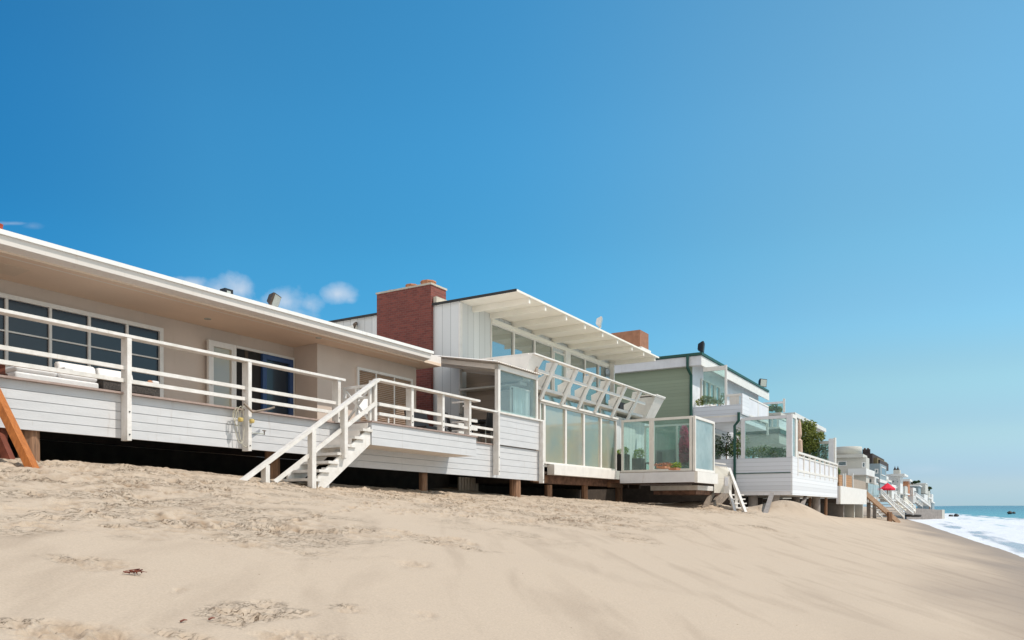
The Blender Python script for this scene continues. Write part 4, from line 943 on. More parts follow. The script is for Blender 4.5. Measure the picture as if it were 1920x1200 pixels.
# balcony
bal = MB().box(f, -2.3, f.ax(1209, -.1), -.10, 2.2, 3.745, 3.80).build('balcony', M['cream'], h2)
MB().box(f, -2.35, f.ax(1209, -.13)+.02, -.17, -.101, 3.745, 3.84).build('deck_edge', M['white'], bal)
zt = 4.66; aL, aR = f.ax(997, -.62), f.ax(1243, -.62)
MB().box(f, aL, aR, -.72, -.54, zt-.045, zt).build('top_rail', M['white'], bal)
MB().box(f, aL-.05, aL+.10, -.53, 2.1, zt-.045, zt-.001).build('return_rail', M['white'], bal)
MB().box(f, aL+.5, f.ax(1207, -.4), -.47, -.40, 4.19, 4.29).build('mid_rail', M['white'], bal)
for x in (1040, 1079, 1110, 1140, 1171, 1199):
    a = f.ax(x, -.6); m = MB()
    m.prism([f.w(a-.07, -.60, zt-.046), f.w(a-.07, -.33, zt-.046), f.w(a-.07, -.26, 4.24), f.w(a-.07, .05, 4.12), f.w(a-.07, .05, 3.86), f.w(a-.07, -.16, 3.86)], avec(f, .14))
    m.bar(f.w(a, -.66, zt-.046), f.w(a, -.06, 3.47), .17, .07).build('bracket', M['flash'], bal)
m = MB().hexa([f.w(*q) for q in ((aL-.02, -.30, 3.86), (aL-.02, .55, 3.86), (aL+.62, .55, 3.86), (aL+.50, -.30, 3.86), (aL-.06, -.66, zt-.05), (aL-.06, .75, zt-.05), (aL+.72, .75, zt-.05), (aL+.72, -.66, zt-.05))])
m.build('end_panel', M['white'], bal)
m = MB().hexa([f.w(*q) for q in ((aR-1.15, -.28, 3.72), (aR-1.15, .45, 3.72), (aR-.25, .45, 3.72), (aR-.25, -.28, 3.72), (aR-1.05, -.68, zt-.05), (aR-1.05, .35, zt-.05), (aR, .35, zt-.05), (aR, -.68, zt-.05))])
m.box(f, aR-1.08, aR+.02, -.74, .40, zt-.001, zt+.05).build('end_panel', M['white'], bal)
bp_ = thing('balcony_planter', 'black square pot on the white balcony floor', 'planter', f.w(f.ax(1177, .1), .3, 3.83))
a = f.ax(1177, .0); MB().box(f, a-.28, a+.28, .22, .7, 3.831, 4.25).build('pot', M['black'], bp_)
MB().box(f, a-.24, a+.24, .26, .66, 4.25, 4.27).build('soil', M['under'], bp_)
# lower glazing behind white mullions
zb = f.zy(869, f.ax(1022, 0), 0); zt2 = 3.42
X = [1022, 1062, 1096, 1128, 1157]
for i in range(4): window(f, 'b', 0.06, f.ax(X[i], 0), f.ax(X[i+1], 0), zb, zt2, -1, .06, .03, (), (), 'white', 'winC', h2, 'lower_window', back=.01)
window(f, 'b', 0.06, f.ax(1013, 0), f.ax(1022, 0)-.004, zb, zt2, -1, .05, .03, (), (), 'white', 'winC', h2, 'lower_window', back=.01)
for i in range(4): window(f, 'b', 0.07, f.ax(X[i], 0)-.02, f.ax(X[i+1], 0)-.03, 3.50, 3.735, -1, .02, .03, (), (), 'white', 'winD', h2, 'transom_window', back=.01)
MB().box(f, f.ax(1011, -.02), f.ax(1158, -.02), -.06, .11, 3.425, 3.495).build('head_bar', M['white'], h2)
zb0, zb1 = f.zy(890, f.ax(1034, -.05), -.05), f.zy(871, f.ax(1034, -.05), -.05)
ba0 = f.ax(1034, -.05)
MB().box(f, ba0, f.ax(1187, -.05), -.16, .11, zb0, zb1).build('base_board', M['white'], h2)
MB().box(f, -1.4, RA, .111, 12, zb0+.02, zb0+.10).build('floor_slab', M['under'], h2)
# chimney
ca0, ca1, cb0, cb1 = -2.40, -1.55, 3.25, 5.6
ch = MB().box(f, ca0, ca1, cb0, cb1, -.2, 7.34).build('chimney', M['brick'], h2)
MB().box(f, ca0-.03, ca1+.03, cb0-.03, cb1+.03, 7.341, 7.40).build('mortar_cap', M['mortar'], ch)
def flue(px, rr, hh, sq=.8):
    b = f.bx(px, ca0+.42); m = MB(); n = 8
    m.lathe(f.w(ca0+.42, b, 7.40), [(rr, 0), (rr, hh*.75), (rr*1.06, hh*.78), (rr*1.04, hh), (rr*.8, hh)], 8); m.build('flue_pot', M['terra'], ch)
flue(803, .26, .20); flue(772, .21, .19); flue(735, .13, .13)
MB().box(f, ca0+.1, ca1+.02, cb0-.16, cb0-.031, 6.66, 6.95).build('flashing', M['mortar'], ch)
# second low flue of clay brick at the far end of the roof
a2_ = 8.2; q = pixbox(f, a2_, 1146, 1200, 1216, 618, 656)
MB().box(f, q[0], q[1], q[2], q[3], f.zy(650, a2_, q[2]), q[5]).build('rear_flue', M['rustbrick'], h2)
MB().box(f, q[0]-.03, q[1]+.08, q[2]-.08, q[3], ZR+.05, f.zy(650, a2_, q[2])-.002).build('flue_base', M['white'], h2)
fa, fz = f.on_b(1129, 615, -.1)
floodlight(f, fa, .0, ZR+.05, .42, 'white floodlight standing on the broad cream eave', 'white', 'lens', -.35, tilt=-.2)
# pipe brackets seen on the back of the house wall, left of the chimney
bb = f.bx(668, LA-.05); gt_ = MB().tube([f.w(LA-.06, bb, f.zy(607, LA, bb)), f.w(LA-.25, bb-.1, f.zy(612, LA, bb)), f.w(LA-.25, bb-.1, f.zy(626, LA, bb))], .06, 8).build('drain_pipe', M['bronze'], h2)
MB().box(f, LA-.10, LA-.001, bb, bb+2.2, f.zy(616, LA, bb), f.zy(610, LA, bb)).build('gutter', M['cream'], h2)

# timbers carrying house 2
tb = thing('timber_beam', 'long rusty brown timber beam on short piles beneath the glass front', 'beam', f.w(3, .4, .8))
b_ = .42; t0, t1 = f.ax(1004, b_), f.ax(1156, b_)
zt = zb0+.015; z_lo = f.zy(906, f.ax(1020, b_), b_)
m = MB().box(f, t0+.35, t1, b_, b_+.3, z_lo, zt); m.build('beam', M['timber'], tb)
MB().box(f, t0-.35, t0+.62, b_-.12, b_-.005, z_lo+.02, zt-.03).build('end_block', M['wood'], tb)
MB().box(f, t1-.95, t1+.35, b_-.14, b_-.005, z_lo-.03, zt-.10).build('end_block', M['wood'], tb)
m = MB()
for k in range(9): m.box(f, -1+k*1.35, -.88+k*1.35, .75, 11, zb0-.28, zb0+.018)
m.build('cross_joist', M['under'], tb)
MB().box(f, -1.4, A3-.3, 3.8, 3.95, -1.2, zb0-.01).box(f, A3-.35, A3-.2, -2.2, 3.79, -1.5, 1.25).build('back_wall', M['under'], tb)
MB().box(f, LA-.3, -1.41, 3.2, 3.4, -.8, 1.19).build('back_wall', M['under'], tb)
# small sand-side slat fence between the two houses
sf = MB(); a = -1.6
for k in range(7): sf.box(f, -2.0+k*.17, -1.86+k*.17, 2.4, 2.45, .2, .95)
tag(sf.build('slat_screen', M['fencetan'], None), 'short pale slatted screen in the dark gap between the two nearest houses', 'screen')

# ------------------------------------------------------------------ glass windbreak terrace of house 2
wk = thing('glass_windbreak', 'white framed clear glass windbreak terrace jutting out beside the tall windows', 'windbreak', f.w(5.6, -2, .8))
ga = f.ax(1157, .0)
gb = f.bx(1302, ga); g1 = f.ax(1338, gb)
gz0 = f.zy(883, ga, gb); gz1 = f.zy(779.5, ga, gb)
bm = f.bx(1224, ga)
screen(f, 'a', ga, bm+.045, -.2, gz0, gz1, .09, 'clear', wk, 1)
screen(f, 'a', ga, gb+.08, bm+.04, gz0, gz1, .10, 'clear', wk, 1)
screen(f, 'b', gb, ga-.05, g1, gz0, gz1+.002, .10, 'film', wk, 1)
screen(f, 'a', g1-.04, gb+.08, -.2, gz0, gz1, .08, 'clear', wk, 2, bottom=False)
MB().box(f, ga+.05, g1-.1, -.25, -.17, gz0, gz1-.003).build('rear_post', M['white'], wk) if False else None
dz = gz0-f.zy(904, ga, gb)
MB().box(f, ga-.1, g1+.05, gb-.06, -.17, gz0-.02, gz0-.001).build('floor', M['decktop'], wk)
MB().box(f, ga-.12, ga-.02, gb-.04, -.175, gz0-dz, gz0-.021).build('side_board', M['bluewhite'], wk)
MB().box(f, ga-.12, g1+.07, gb-.16, gb-.041, gz0-dz-.02, gz0-.021).build('front_board', M['white'], wk)
MB().box(f, ga-.019, g1+.05, gb-.04, 3, gz0-dz+.02, gz0-dz+.16).build('underside', M['timber'], wk)
# low landing below and beside it
lb0, lb1 = gb+.3, gb+1.6
lz1 = f.zy(911, g1, gb); lz0 = f.zy(922, g1, gb)
ld = thing('landing', 'low weathered white landing tucked under the glass windbreak', 'landing', f.w(g1, gb+.5, lz0))
MB().box(f, g1-1.3, g1+2.3, gb+.25, gb+2.2, lz0+.05, lz1).build('landing_board', M['whitew'], ld)
MB().box(f, g1-1.2, g1+2.2, gb+.35, gb+2.1, lz0-.12, lz0+.049).build('landing_joist', M['timber'], ld)
for k, (x0, x1) in enumerate(((1329, 1314), (1347, 1328), (1357, 1338))):
    bb = gb+.4; p = f.w(f.ax(x0+8, bb), bb, lz0); q_ = f.w(f.ax(x1, bb), bb-.1, 0); q_.z = gz(q_.x, q_.y)-.1
    tag(MB().bar(p, q_, .12, .24).build('slanted_timber', M['greywood']), ['dark slanted timber under the landing, left one of three', 'slanted grey brown timber under the landing, middle one of three', 'slanted grey brown timber under the landing, right one of three'][k], 'timber', 'slanted timbers below the landing')
# furniture and plants behind the windbreak
fl = gz0
def planter(fr, a, b, w_, d_, z0, h_, label, mat='black', leaf='leafb', lh=.3, n=260, size=.05, seed=3, cat='planter', nm='planter_box', group=None):
    p = thing(nm, label, cat, fr.w(a, b, z0), group)
    MB().box(fr, a-w_/2, a+w_/2, b-d_/2, b+d_/2, z0, z0+h_).build('pot', M[mat], p)
    c = fr.w(a, b, z0+h_+lh*.35)
    foliage('foliage', [(c, (w_*.62, d_*.62, lh*.6)), (c+Vector((w_*.2, 0, lh*.2)), (w_*.4, d_*.4, lh*.5))], n, size, M[leaf], p, seed)
    return p
planter(f, ga+.35, f.bx(1168, ga+.35), .42, .42, fl, .75, 'tall black box planter with bright green grass tuft behind the windbreak glass', lh=.3)
planter(f, ga+.9, f.bx(1197, ga+.9), .4, .4, fl, .6, 'bright green mound plant beside the black planter behind the glass', lh=.42, seed=8)
c = thing('terrace_chair', 'dark slatted chair behind the left glass of the windbreak', 'chair', f.w(ga+1.4, -1.0, fl))
for k in range(5): MB().box(f, ga+1.2+k*.12, ga+1.25+k*.12, -1.25, -1.21, fl+.45, fl+.9).build('back_slat', M['black'], c)
MB().box(f, ga+1.15, ga+1.75, -1.25, -.7, fl+.40, fl+.45).build('seat', M['black'], c)
for x, y in ((1.17, -1.24), (1.69, -1.24), (1.17, -.76), (1.69, -.76)): MB().box(f, ga+x, ga+x+.04, y, y+.04, fl, fl+.40).build('leg', M['black'], c)
# bougainvillea
bg_ = thing('bougainvillea', 'tall magenta flowering climber behind the right glass of the windbreak', 'plant', f.w(g1-.4, gb+.6, fl))
bb = gb+.9; aa = f.ax(1283, bb)
def wp(px, py, a, b): return f.w(a, b, f.zy(py, a, b))
pts = [wp(1283, 812, aa, bb), wp(1283, 836, aa, bb), wp(1280, 855, aa, bb), wp(1283, 872, aa, bb)]
foliage('blossom', [(pts[0], (.17, .2, .34)), (pts[1], (.23, .2, .42)), (pts[2], (.21, .2, .36))], 2200, .045, M['pink'], bg_, 5)
foliage('foliage', [(pts[2], (.20, .22, .3)), (pts[3], (.16, .2, .2)), (pts[1], (.16, .2, .3))], 380, .035, M['leafd'], bg_, 6)
MB().tube([f.w(aa, bb, fl), pts[2], pts[0]], .02, 6).build('stem', M['wood'], bg_)
planter(f, f.ax(1236, gb+.5), gb+.35, .55, .3, fl, .07, 'low tray of reddish flowers at the foot of the right glass', 'terra', 'flower', .14, 200, .03, 12, 'flowers')
planter(f, f.ax(1258, gb+.5)+.1, gb+.4, .45, .3, fl, .08, 'low bowl of yellow green succulents at the foot of the right glass', 'terra', 'leafb', .22, 200, .04, 13, 'flowers')

# ================================================================== HOUSE 3: green-walled house with white terraces
A3 = 15.2
h3 = thing('green_house', 'two storey house with sage green side wall, white terraces and dark green roof trim', 'house', f.w(20, 3, .5))
bc = f.bx(1298, A3)                                   # seaward corner of the green wall
zf0, zf1 = f.zy(687.5, A3, bc), f.zy(669.5, A3, bc)
MB().box(f, A3, A3+14, bc, bc+9, 1.3, zf1).build('wall', M['greenlap'], h3)
MB().box(f, A3-.30, A3-.001, bc-.55, bc+9.5, zf0, zf1-.02).build('side_fascia', M['bluewhite'], h3)
r3 = MB().box(f, A3-.38, A3+14.4, bc-.62, bc+9.6, zf1, zf1+.13).build('roof', M['trim'], h3)
bw = bc-.001
aE = f.ax(1442, bc-.55)
MB().box(f, A3, A3+14, bc-.012, bc-.002, 2.2, zf1-.03).build('white_front', M['bluewhite'], h3)
MB().box(f, A3-.28, aE, bc-.56, bc-.50, zf0-.02, zf1-.021).build('front_fascia', M['white'], r3)
MB().box(f, A3+.001, aE, bc-.499, bc-.02, zf0+.25, zf0+.31).build('eave_soffit', M['white'], r3)
# drain pipe at the corner
MB().tube([f.w(A3-.40, bc+.12, zf1), f.w(A3-.40, bc+.12, zf0-.1), f.w(A3-.07, bc+.04, zf0-.45), f.w(A3-.07, bc+.04, 3.0)], .075, 8).build('drain_pipe', M['trim'], h3)
# upper windows
for x0, x1 in ((1315, 1321), (1322, 1330), (1331, 1339), (1341, 1349)):
    window(f, 'b', bc-.06, f.ax(x0, bc-.06), f.ax(x1, bc-.06), f.zy(752, A3, bc)+.1, f.zy(706, A3+.6, bc), -1, .07, .03, (), (), 'white', 'winB', h3, 'upper_window', back=.01)
# upper terrace box
bt = f.bx(1392, A3); ztop = f.zy(757.5, A3, bt); zmid = f.zy(737, A3, bt); zlow = f.zy(776, A3, bt); zbot2 = f.zy(790, A3, bt)
aT = f.ax(1441, bt)
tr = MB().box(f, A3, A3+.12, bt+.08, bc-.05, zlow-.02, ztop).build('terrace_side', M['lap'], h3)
MB().box(f, A3, aT, bt+.12, bc-.02, zlow-.10, zlow-.021).build('terrace_floor', M['white'], tr)
MB().box(f, A3+.01, aT, bt+.10, bc-.03, zlow-.35, zlow-.101).build('terrace_soffit', M['bluewhite'], tr)
m = MB().box(f, A3, A3+1.35, bt, bt+.08, zlow, zmid); m.build('terrace_corner', M['lapfront'], tr)
MB().box(f, A3+1.36, aT, bt+.01, bt+.07, zlow+.12, zmid-.10).build('terrace_panel', M['bluewhite'], tr)
MB().box(f, A3+1.36, aT, bt-.01, bt+.09, zmid-.09, zmid-.01).build('terrace_rail', M['white'], tr)
MB().box(f, A3+1.36, aT, bt-.01, bt+.09, zlow+.03, zlow+.11).build('terrace_rail', M['white'], tr)
MB().box(f, A3+3.2, A3+3.3, bt-.005, bt+.085, zlow+.11, zmid-.10).build('terrace_post', M['white'], tr)
MB().box(f, aT-.1, aT, bt-.005, bt+.085, zlow-.6, zmid-.10).build('terrace_post', M['white'], tr)
# open balusters on the side, near the front
b1362 = f.bx(1363, A3)
MB().box(f, A3, A3+.10, bt+.081, b1362, zmid-.11, zmid-.01).build('side_rail', M['white'], tr)
m = 7
for k in range(m):
    b = bt+.2+(b1362-bt-.35)*k/(m-1); MB().box(f, A3+.03, A3+.07, b-.03, b+.03, ztop, zmid-.111).build('baluster', M['white'], tr)
# wind screen on the upper terrace
bs0 = f.bx(1361, A3+.05)
MB().box(f, A3+.01, A3+.11, bs0-.05, bs0+.05, ztop+.001, f.zy(684, A3, bs0)).build('screen_post', M['white'], tr)
MB().box(f, A3+.02, A3+.10, bs0+.051, bc-.56, f.zy(693, A3, bs0), f.zy(685, A3, bs0)).build('screen_rail', M['white'], tr)
MB().box(f, A3+.055, A3+.062, bs0+.05, bc-.56, ztop+.1, f.zy(693, A3, bs0)).build('screen_glass', M['clear'], tr)
sh = thing('terrace_shrub', 'green and yellow shrub growing over the white planter on the upper terrace', 'shrub', f.w(A3+.3, bs0+.8, ztop))
bl = [(f.w(A3+.35, f.bx(x, A3+.3), f.zy(y, A3, bs0)), (.25, rr, rh)) for x, y, rr, rh in ((1312, 749, .28, .18), (1322, 745, .3, .24), (1333, 747, .3, .2), (1345, 751, .25, .12))]
foliage('foliage', bl, 900, .05, M['olive'], sh, 21)
foliage('foliage', [(f.w(A3+.3, f.bx(1354, A3+.3), f.zy(748, A3, bs0)), (.12, .12, .35))], 120, .05, M['leaf'], sh, 22)
floodlight(f, A3+.3, bc-.4, zf1+.12, .62, 'black floodlight at the near roof corner of the green house', 'black', 'black', -.2, tilt=-.1)
aa = f.ax(1435, bc-.5); floodlight(f, aa-.4, bc-.4, zf1+.12, .62, 'black rimmed floodlight at the far end of the green house roof', 'black', 'lens', .5, tilt=-.1)

# lower terrace (big white box on posts)
bf = f.bx(1486, A3); zt3 = f.zy(857, A3, bf); zb3 = f.zy(928, A3, bf); aT3 = f.ax(1570, bf)
lt = thing('sea_terrace', 'large white boarded sea terrace on concrete posts below the green house', 'terrace', f.w(A3+6, bf+2, zb3-.5))
bl0 = f.bx(1338, A3)
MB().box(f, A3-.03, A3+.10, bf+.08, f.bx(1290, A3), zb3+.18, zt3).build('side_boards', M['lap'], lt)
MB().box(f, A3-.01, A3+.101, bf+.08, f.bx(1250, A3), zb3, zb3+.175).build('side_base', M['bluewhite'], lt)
MB().box(f, A3-.06, A3-.031, bf+.08, f.bx(1340, A3), f.zy(886.5, A3, bf), f.zy(885, A3, bf)).build('drip_edge', M['trim'], lt)
MB().box(f, A3+.05, aT3+.0, bf+.05, bf+5, zb3, zb3+.2).build('floor', M['farwhite'], lt)
# front: boards below, panelled rail above
zr1 = f.zy(846, f.ax(1495, bf), bf); zr0 = f.zy(880, f.ax(1495, bf), bf)
aP = f.ax(1496, bf)
MB().box(f, A3-.02, aT3, bf, bf+.079, zb3, zr0-.12).build('front_boards', M['lapfront'], lt)
MB().box(f, A3-.02, aP, bf, bf+.079, zr0-.119, zt3+.05).build('front_corner', M['lapfront'], lt)
MB().box(f, aP, aT3, bf+.03, bf+.06, zr0, zr1-.28).build('rail_panel', M['bluewhite'], lt)
MB().box(f, aP, aT3, bf-.03, bf+.09, zr1-.10, zr1).build('top_rail', M['white'], lt)
MB().box(f, aP, aT3, bf, bf+.08, zr1-.279, zr1-.20).build('lower_rail', M['white'], lt)
MB().box(f, aP, aT3, bf-.02, bf+.085, zr0-.118, zr0-.001).build('kick_rail', M['white'], lt)
n = 8
for k in range(n+1):
    a = aP+(aT3-aP)*k/n; MB().box(f, a-.06, a+.06, bf-.025, bf+.07, zr0-.30, zr1-.101).build('rail_post', M['white'], lt)
# glass wind screen of the lower terrace
zs1 = f.zy(777, A3, bf); zs0 = zt3
bscr = f.bx(1393, A3)
MB().box(f, A3-.02, A3+.12, bf+.02, bf+.28, zs0, zs1).build('screen_post', M['bluewhite'], lt)
MB().box(f, A3-.02, A3+.12, bscr-.09, bscr+.09, zs0, zs1-.05).build('screen_post', M['bluewhite'], lt)
MB().box(f, A3-.01, A3+.11, bf+.281, bscr-.091, zs1-.16, zs1-.01).build('screen_rail', M['bluewhite'], lt)
MB().box(f, A3+.045, A3+.055, bf+.28, bscr-.09, zs0, zs1-.16).build('screen_glass', M['clear'], lt)
MB().box(f, A3+.06, f.ax(1494, bf), bf-.005, bf+.075, zs1-.14, zs1+.04).build('screen_rail', M['white'], lt)
MB().box(f, f.ax(1492, bf), f.ax(1495.5, bf), bf-.004, bf+.074, zt3+.05, zs1-.141).build('screen_post', M['white'], lt)
MB().box(f, A3+.14, f.ax(1492, bf), bf+.03, bf+.04, zt3+.05, zs1-.14).build('screen_glass', M['film'], lt)
MB().tube([f.w(A3-.10, bscr+.18, zs1+.25), f.w(A3-.10, bscr+.18, zs1-.15), f.w(A3-.10, bscr+.38, zs1-.40), f.w(A3-.10, bscr+.38, zs0-1.35)], .07, 8).build('drain_pipe', M['trim'], lt)
# posts below
for k, x in enumerate((1412, 1452, 1492, 1530, 1555)):
    bb = bf+.5 if k % 2 else bf+1.6; a = A3+.5 if k < 2 else f.ax(x, bb); bb = f.bx(x, A3+.5) if k < 2 else bb
    p = f.w(a, bb, 0); zg = gz(p.x, p.y)-.5
    tag(MB().lathe(Vector((p.x, p.y, zg)), [(.24, 0), (.23, zb3-zg)], 14).build('terrace_pile', M['concrete']), ['thick round post under the sea terrace, farthest left, behind the white stairs', 'round post under the sea terrace just left of the sand mound', 'round post under the sea terrace just right of the sand mound', 'round post under the sea terrace, second from its far end', 'round post under the far end of the sea terrace'][k], 'post', 'round posts under the sea terrace')
for x0, x1, y1, l in ((1447, 1437, 950, 'slanted brace left of the sand mound under the sea terrace'), (1511, 1497, 958, 'slanted brace right of the sand mound under the sea terrace')):
    p = f.w(f.ax(x0, bf+.3), bf+.3, zb3); q_ = f.w(f.ax(x1, bf-.2)-.4, bf-.2, 0); q_.z = gz(q_.x, q_.y)-.2
    tag(MB().bar(p, q_, .16, .16).build('slanted_brace', M['concrete']), l, 'brace', 'slanted braces under the sea terrace')
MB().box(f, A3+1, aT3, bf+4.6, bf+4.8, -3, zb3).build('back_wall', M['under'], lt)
# hedge and shrubs on the lower terrace
def hedge(nm, label, spots, mat, n, size, seed, zbase):
    c0 = spots[0][0]; t = thing(nm, label, 'shrub', (c0.x, c0.y, zbase), 'terrace plants behind glass')
    foliage('foliage', spots, n, size, M[mat], t, seed)
    MB().tube([(c0.x, c0.y, zbase), (c0.x, c0.y, c0.z)], .03, 6).build('stem', M['wood'], t); return t
def sp3(x, y, rr, rh, da=.5): a = A3+da; b = f.bx(x, a); return (f.w(a, b, f.zy(y, a, b)), (rr, rr, rh))
hedge('hedge', 'low dark green hedge along the terrace rim behind the large glass pane', [sp3(1412, 848, .5, .25), sp3(1432, 846, .5, .3), sp3(1452, 848, .5, .26), sp3(1472, 848, .4, .26), sp3(1397, 849, .4, .2)], 'leaf', 1500, .06, 31, zt3-.6)
hedge('terrace_shrub', 'dark leafy shrub at the left end of the terrace hedge', [sp3(1362, 832, .4, .55), sp3(1366, 846, .5, .3), sp3(1350, 846, .45, .3), sp3(1346, 835, .25, .4)], 'leafd', 1000, .06, 32, zt3-.6)
hedge('terrace_shrub', 'thin upright shrub beside the dark downpipe on the terrace', [sp3(1383, 822, .22, .6), sp3(1380, 842, .4, .4), sp3(1398, 832, .18, .5)], 'leaf', 600, .055, 33, zt3-.6)
# room and lower soffits behind the glass
MB().box(f, A3+.02, A3+12, bc-.3, bc-.02, 2.0, zlow-.36).build('ground_floor_wall', M['lapfront'], h3)
for x0, x1 in ((1338, 1349), (1404, 1414)):
    b = bc-.33; window(f, 'b', b, f.ax(x0, b), f.ax(x0, b)+1.3, 2.3, 3.9, -1, .08, .03, (), (), 'white', 'winB', h3, 'ground_window', back=.01)
# side fence behind the windbreak
fz = f.zy(843, A3-1.6, 1.5)
tag(MB().box(f, A3-1.7, A3-1.6, f.bx(1296, A3-1.65), 6.5, 1.0, f.zy(843, A3-1.65, .5)).build('board_fence', M['slatfence']), 'dark brown board fence below the green wall, seen through the windbreak', 'fence')

# wing of the green house farther along: second terrace with balusters
W3 = 21.5
wg = thing('terrace_wing', 'white upper wing with balusters and green trimmed canopy behind the sea terrace glass', 'house wing', f.w(W3+3, -2, 2))
def wb_(x0, x1, x2, y0, y1, mat, nm, a=W3, par=wg, dx=0):
    q = pixbox(f, a, x0, x1, x2, y0, y1); return MB().box(f, *q).build(nm, M[mat], par)
wb_(1385, 1461, 1483, 812.5, 831, 'palestucco', 'wall')
q = pixbox(f, W3-.1, 1380, 1463, 1486, 804, 812); MB().box(f, *q).build('canopy_edge', M['trim'], wg)
q = pixbox(f, W3, 1390, 1461.5, 1482, 781, 804); zq0, zq1 = q[4]+.02, q[5]
MB().box(f, q[0], q[1], q[2]+.02, q[2]+.1, zq0+.1, zq1-.1).build('front_panel', M['bluewhite'], wg)
MB().box(f, q[0]-.03, q[1], q[2]-.02, q[2]+.14, zq1-.1, zq1).box(f, q[0]-.03, q[0]+.1, q[2]+.14, q[3], zq1-.1, zq1).build('top_rail', M['white'], wg)
MB().box(f, q[0]-.03, q[1], q[2]-.02, q[2]+.14, zq0, zq0+.1).box(f, q[0]-.03, q[0]+.1, q[2]+.14, q[3], zq0, zq0+.1).build('bottom_rail', M['white'], wg)
for k in range(9):
    b = q[2]+.1+k*.30; MB().box(f, q[0]+.01, q[0]+.06, b-.04, b+.04, zq0+.1, zq1-.1).build('baluster', M['white'], wg)
MB().box(f, W3+2.2, W3+7, q[2]+1.2, q[3]+4, zq0, zq1+.6).build('inner_wall', M['greyblue'], wg)
wb_(1436, 1464, 1474, 773, 778, 'palestucco', 'parapet', W3+1.5)
q = pixbox(f, W3+1.5, 1415, 1472, 1480, 752, 773); 
MB().box(f, q[0], q[0]+.06, q[2], q[2]+.12, q[4], q[5]+.15).build('screen_post', M['white'], wg)
MB().box(f, q[0], q[0]+.06, q[2]+.121, q[3], q[5]-.12, q[5]).build('screen_rail', M['bluewhite'], wg)
MB().box(f, q[0]+.02, q[0]+.03, q[2]+.12, q[3], q[4], q[5]-.12).build('screen_glass', M['clear'], wg)
def treeblob(nm, label, a, spots, mat, n, size, seed, group=None, z0=None):
    S_ = []
    for x, y, rx, ry in spots:
        b = f.bx(x, a); p = f.w(a, b, f.zy(y, a, b)); k = p.y/FPX; S_.append((p, (rx*k, rx*k*1.4, ry*k)))
    c = S_[-1][0]; zb = z0 if z0 is not None else gz(c.x, c.y); t = thing(nm, label, 'tree', (c.x, c.y, zb), group)
    foliage('crown', S_, n, size, M[mat], t, seed)
    MB().tube([(c.x, c.y, zb), (c.x+.05, c.y, (zb+c.z)/2), (c.x, c.y, c.z+.2)], .11, 8, .04).build('trunk', M['wood'], t); return t
treeblob('terrace_tree', 'small blue green tree on the upper terrace behind glass', W3+3, [(1452, 761, 5, 7), (1446, 766, 7, 5), (1460, 768, 7, 5)], 'leaf', 500, .08, 41, z0=zq1)

# ================================================================== HOUSE 4 and the row beyond
h4 = thing('white_roof_house', 'cream house with thick white sloping eave behind green trees', 'house', f.w(32, 2, 0))
A4 = 30.5
b4 = f.bx(1490, A4)+.0
q = pixbox(f, A4, 1470, 1491, 1548, 773, 781)
MB().box(f, q[0], f.ax(1549, q[2]), q[2], q[2]+6, f.zy(781, A4, q[2]), q[5]).build('roof', M['farwhite'], h4)
MB().box(f, q[0]+.5, f.ax(1545, q[2]), q[2]+.9, q[2]+6, -1, q[4]-.001).build('wall', M['palestucco'], h4)
treeblob('green_tree', 'dense olive green tree under the white sloping eave', A4-1.5, [(1512, 815, 17, 20), (1520, 800, 10, 12), (1506, 797, 8, 12), (1535, 818, 12, 10), (1500, 810, 8, 22), (1518, 835, 16, 14)], 'olive', 3000, .09, 42)
treeblob('green_tree', 'lower dark green tree seen through the far glass screen', A4-1.0, [(1520, 845, 16, 18), (1540, 850, 10, 16), (1508, 850, 10, 18), (1548, 840, 8, 12)], 'leaf', 1700, .09, 43)
um = thing('folded_umbrella', 'folded peach coloured umbrella standing on the sea terrace', 'umbrella', f.w(A3+5, bf+1, zb3+.2))
ua = f.ax(1499, bf+.9); uz = lambda y: f.zy(y, ua, bf+.9)
MB().lathe(f.w(ua, bf+.9, 0), [(.02, uz(860)), (.17, uz(848)), (.15, uz(826)), (.06, uz(823)), (.13, uz(815)), (.08, uz(793)), (.01, uz(785))], 12).build('canopy', M['peach'], um)
MB().tube([f.w(ua, bf+.9, zb3+.2), f.w(ua, bf+.9, uz(786))], .03, 6).build('pole', M['tanwood'], um)
# far glass screen of the sea terrace
fs = thing('far_windscreen', 'tall framed glass screen with thick white posts at the far end of the sea terrace', 'glass screen', f.w(aT3, bf+1, zr0))
aS = aT3-.3; bS = f.bx(1563, aS)
zS1 = f.zy(822, aS, bS)
MB().box(f, aS, aS+.14, bS, bS+.30, zb3+.2, zS1).build('post', M['bluewhite'], fs)
MB().box(f, aS+.02, aS+.45, bS-.10, bS-.001, zb3+.3, zS1+.05).build('front_post', M['white'], fs)
bS2 = f.bx(1502, aS)
MB().box(f, aS+.03, aS+.11, bS+.301, bS2, zS1-.32, zS1-.14).build('top_rail', M['palestucco'], fs)
MB().box(f, aS+.06, aS+.075, bS+.3, bS2, zr0, zS1-.32).build('pane', M['clear'], fs)

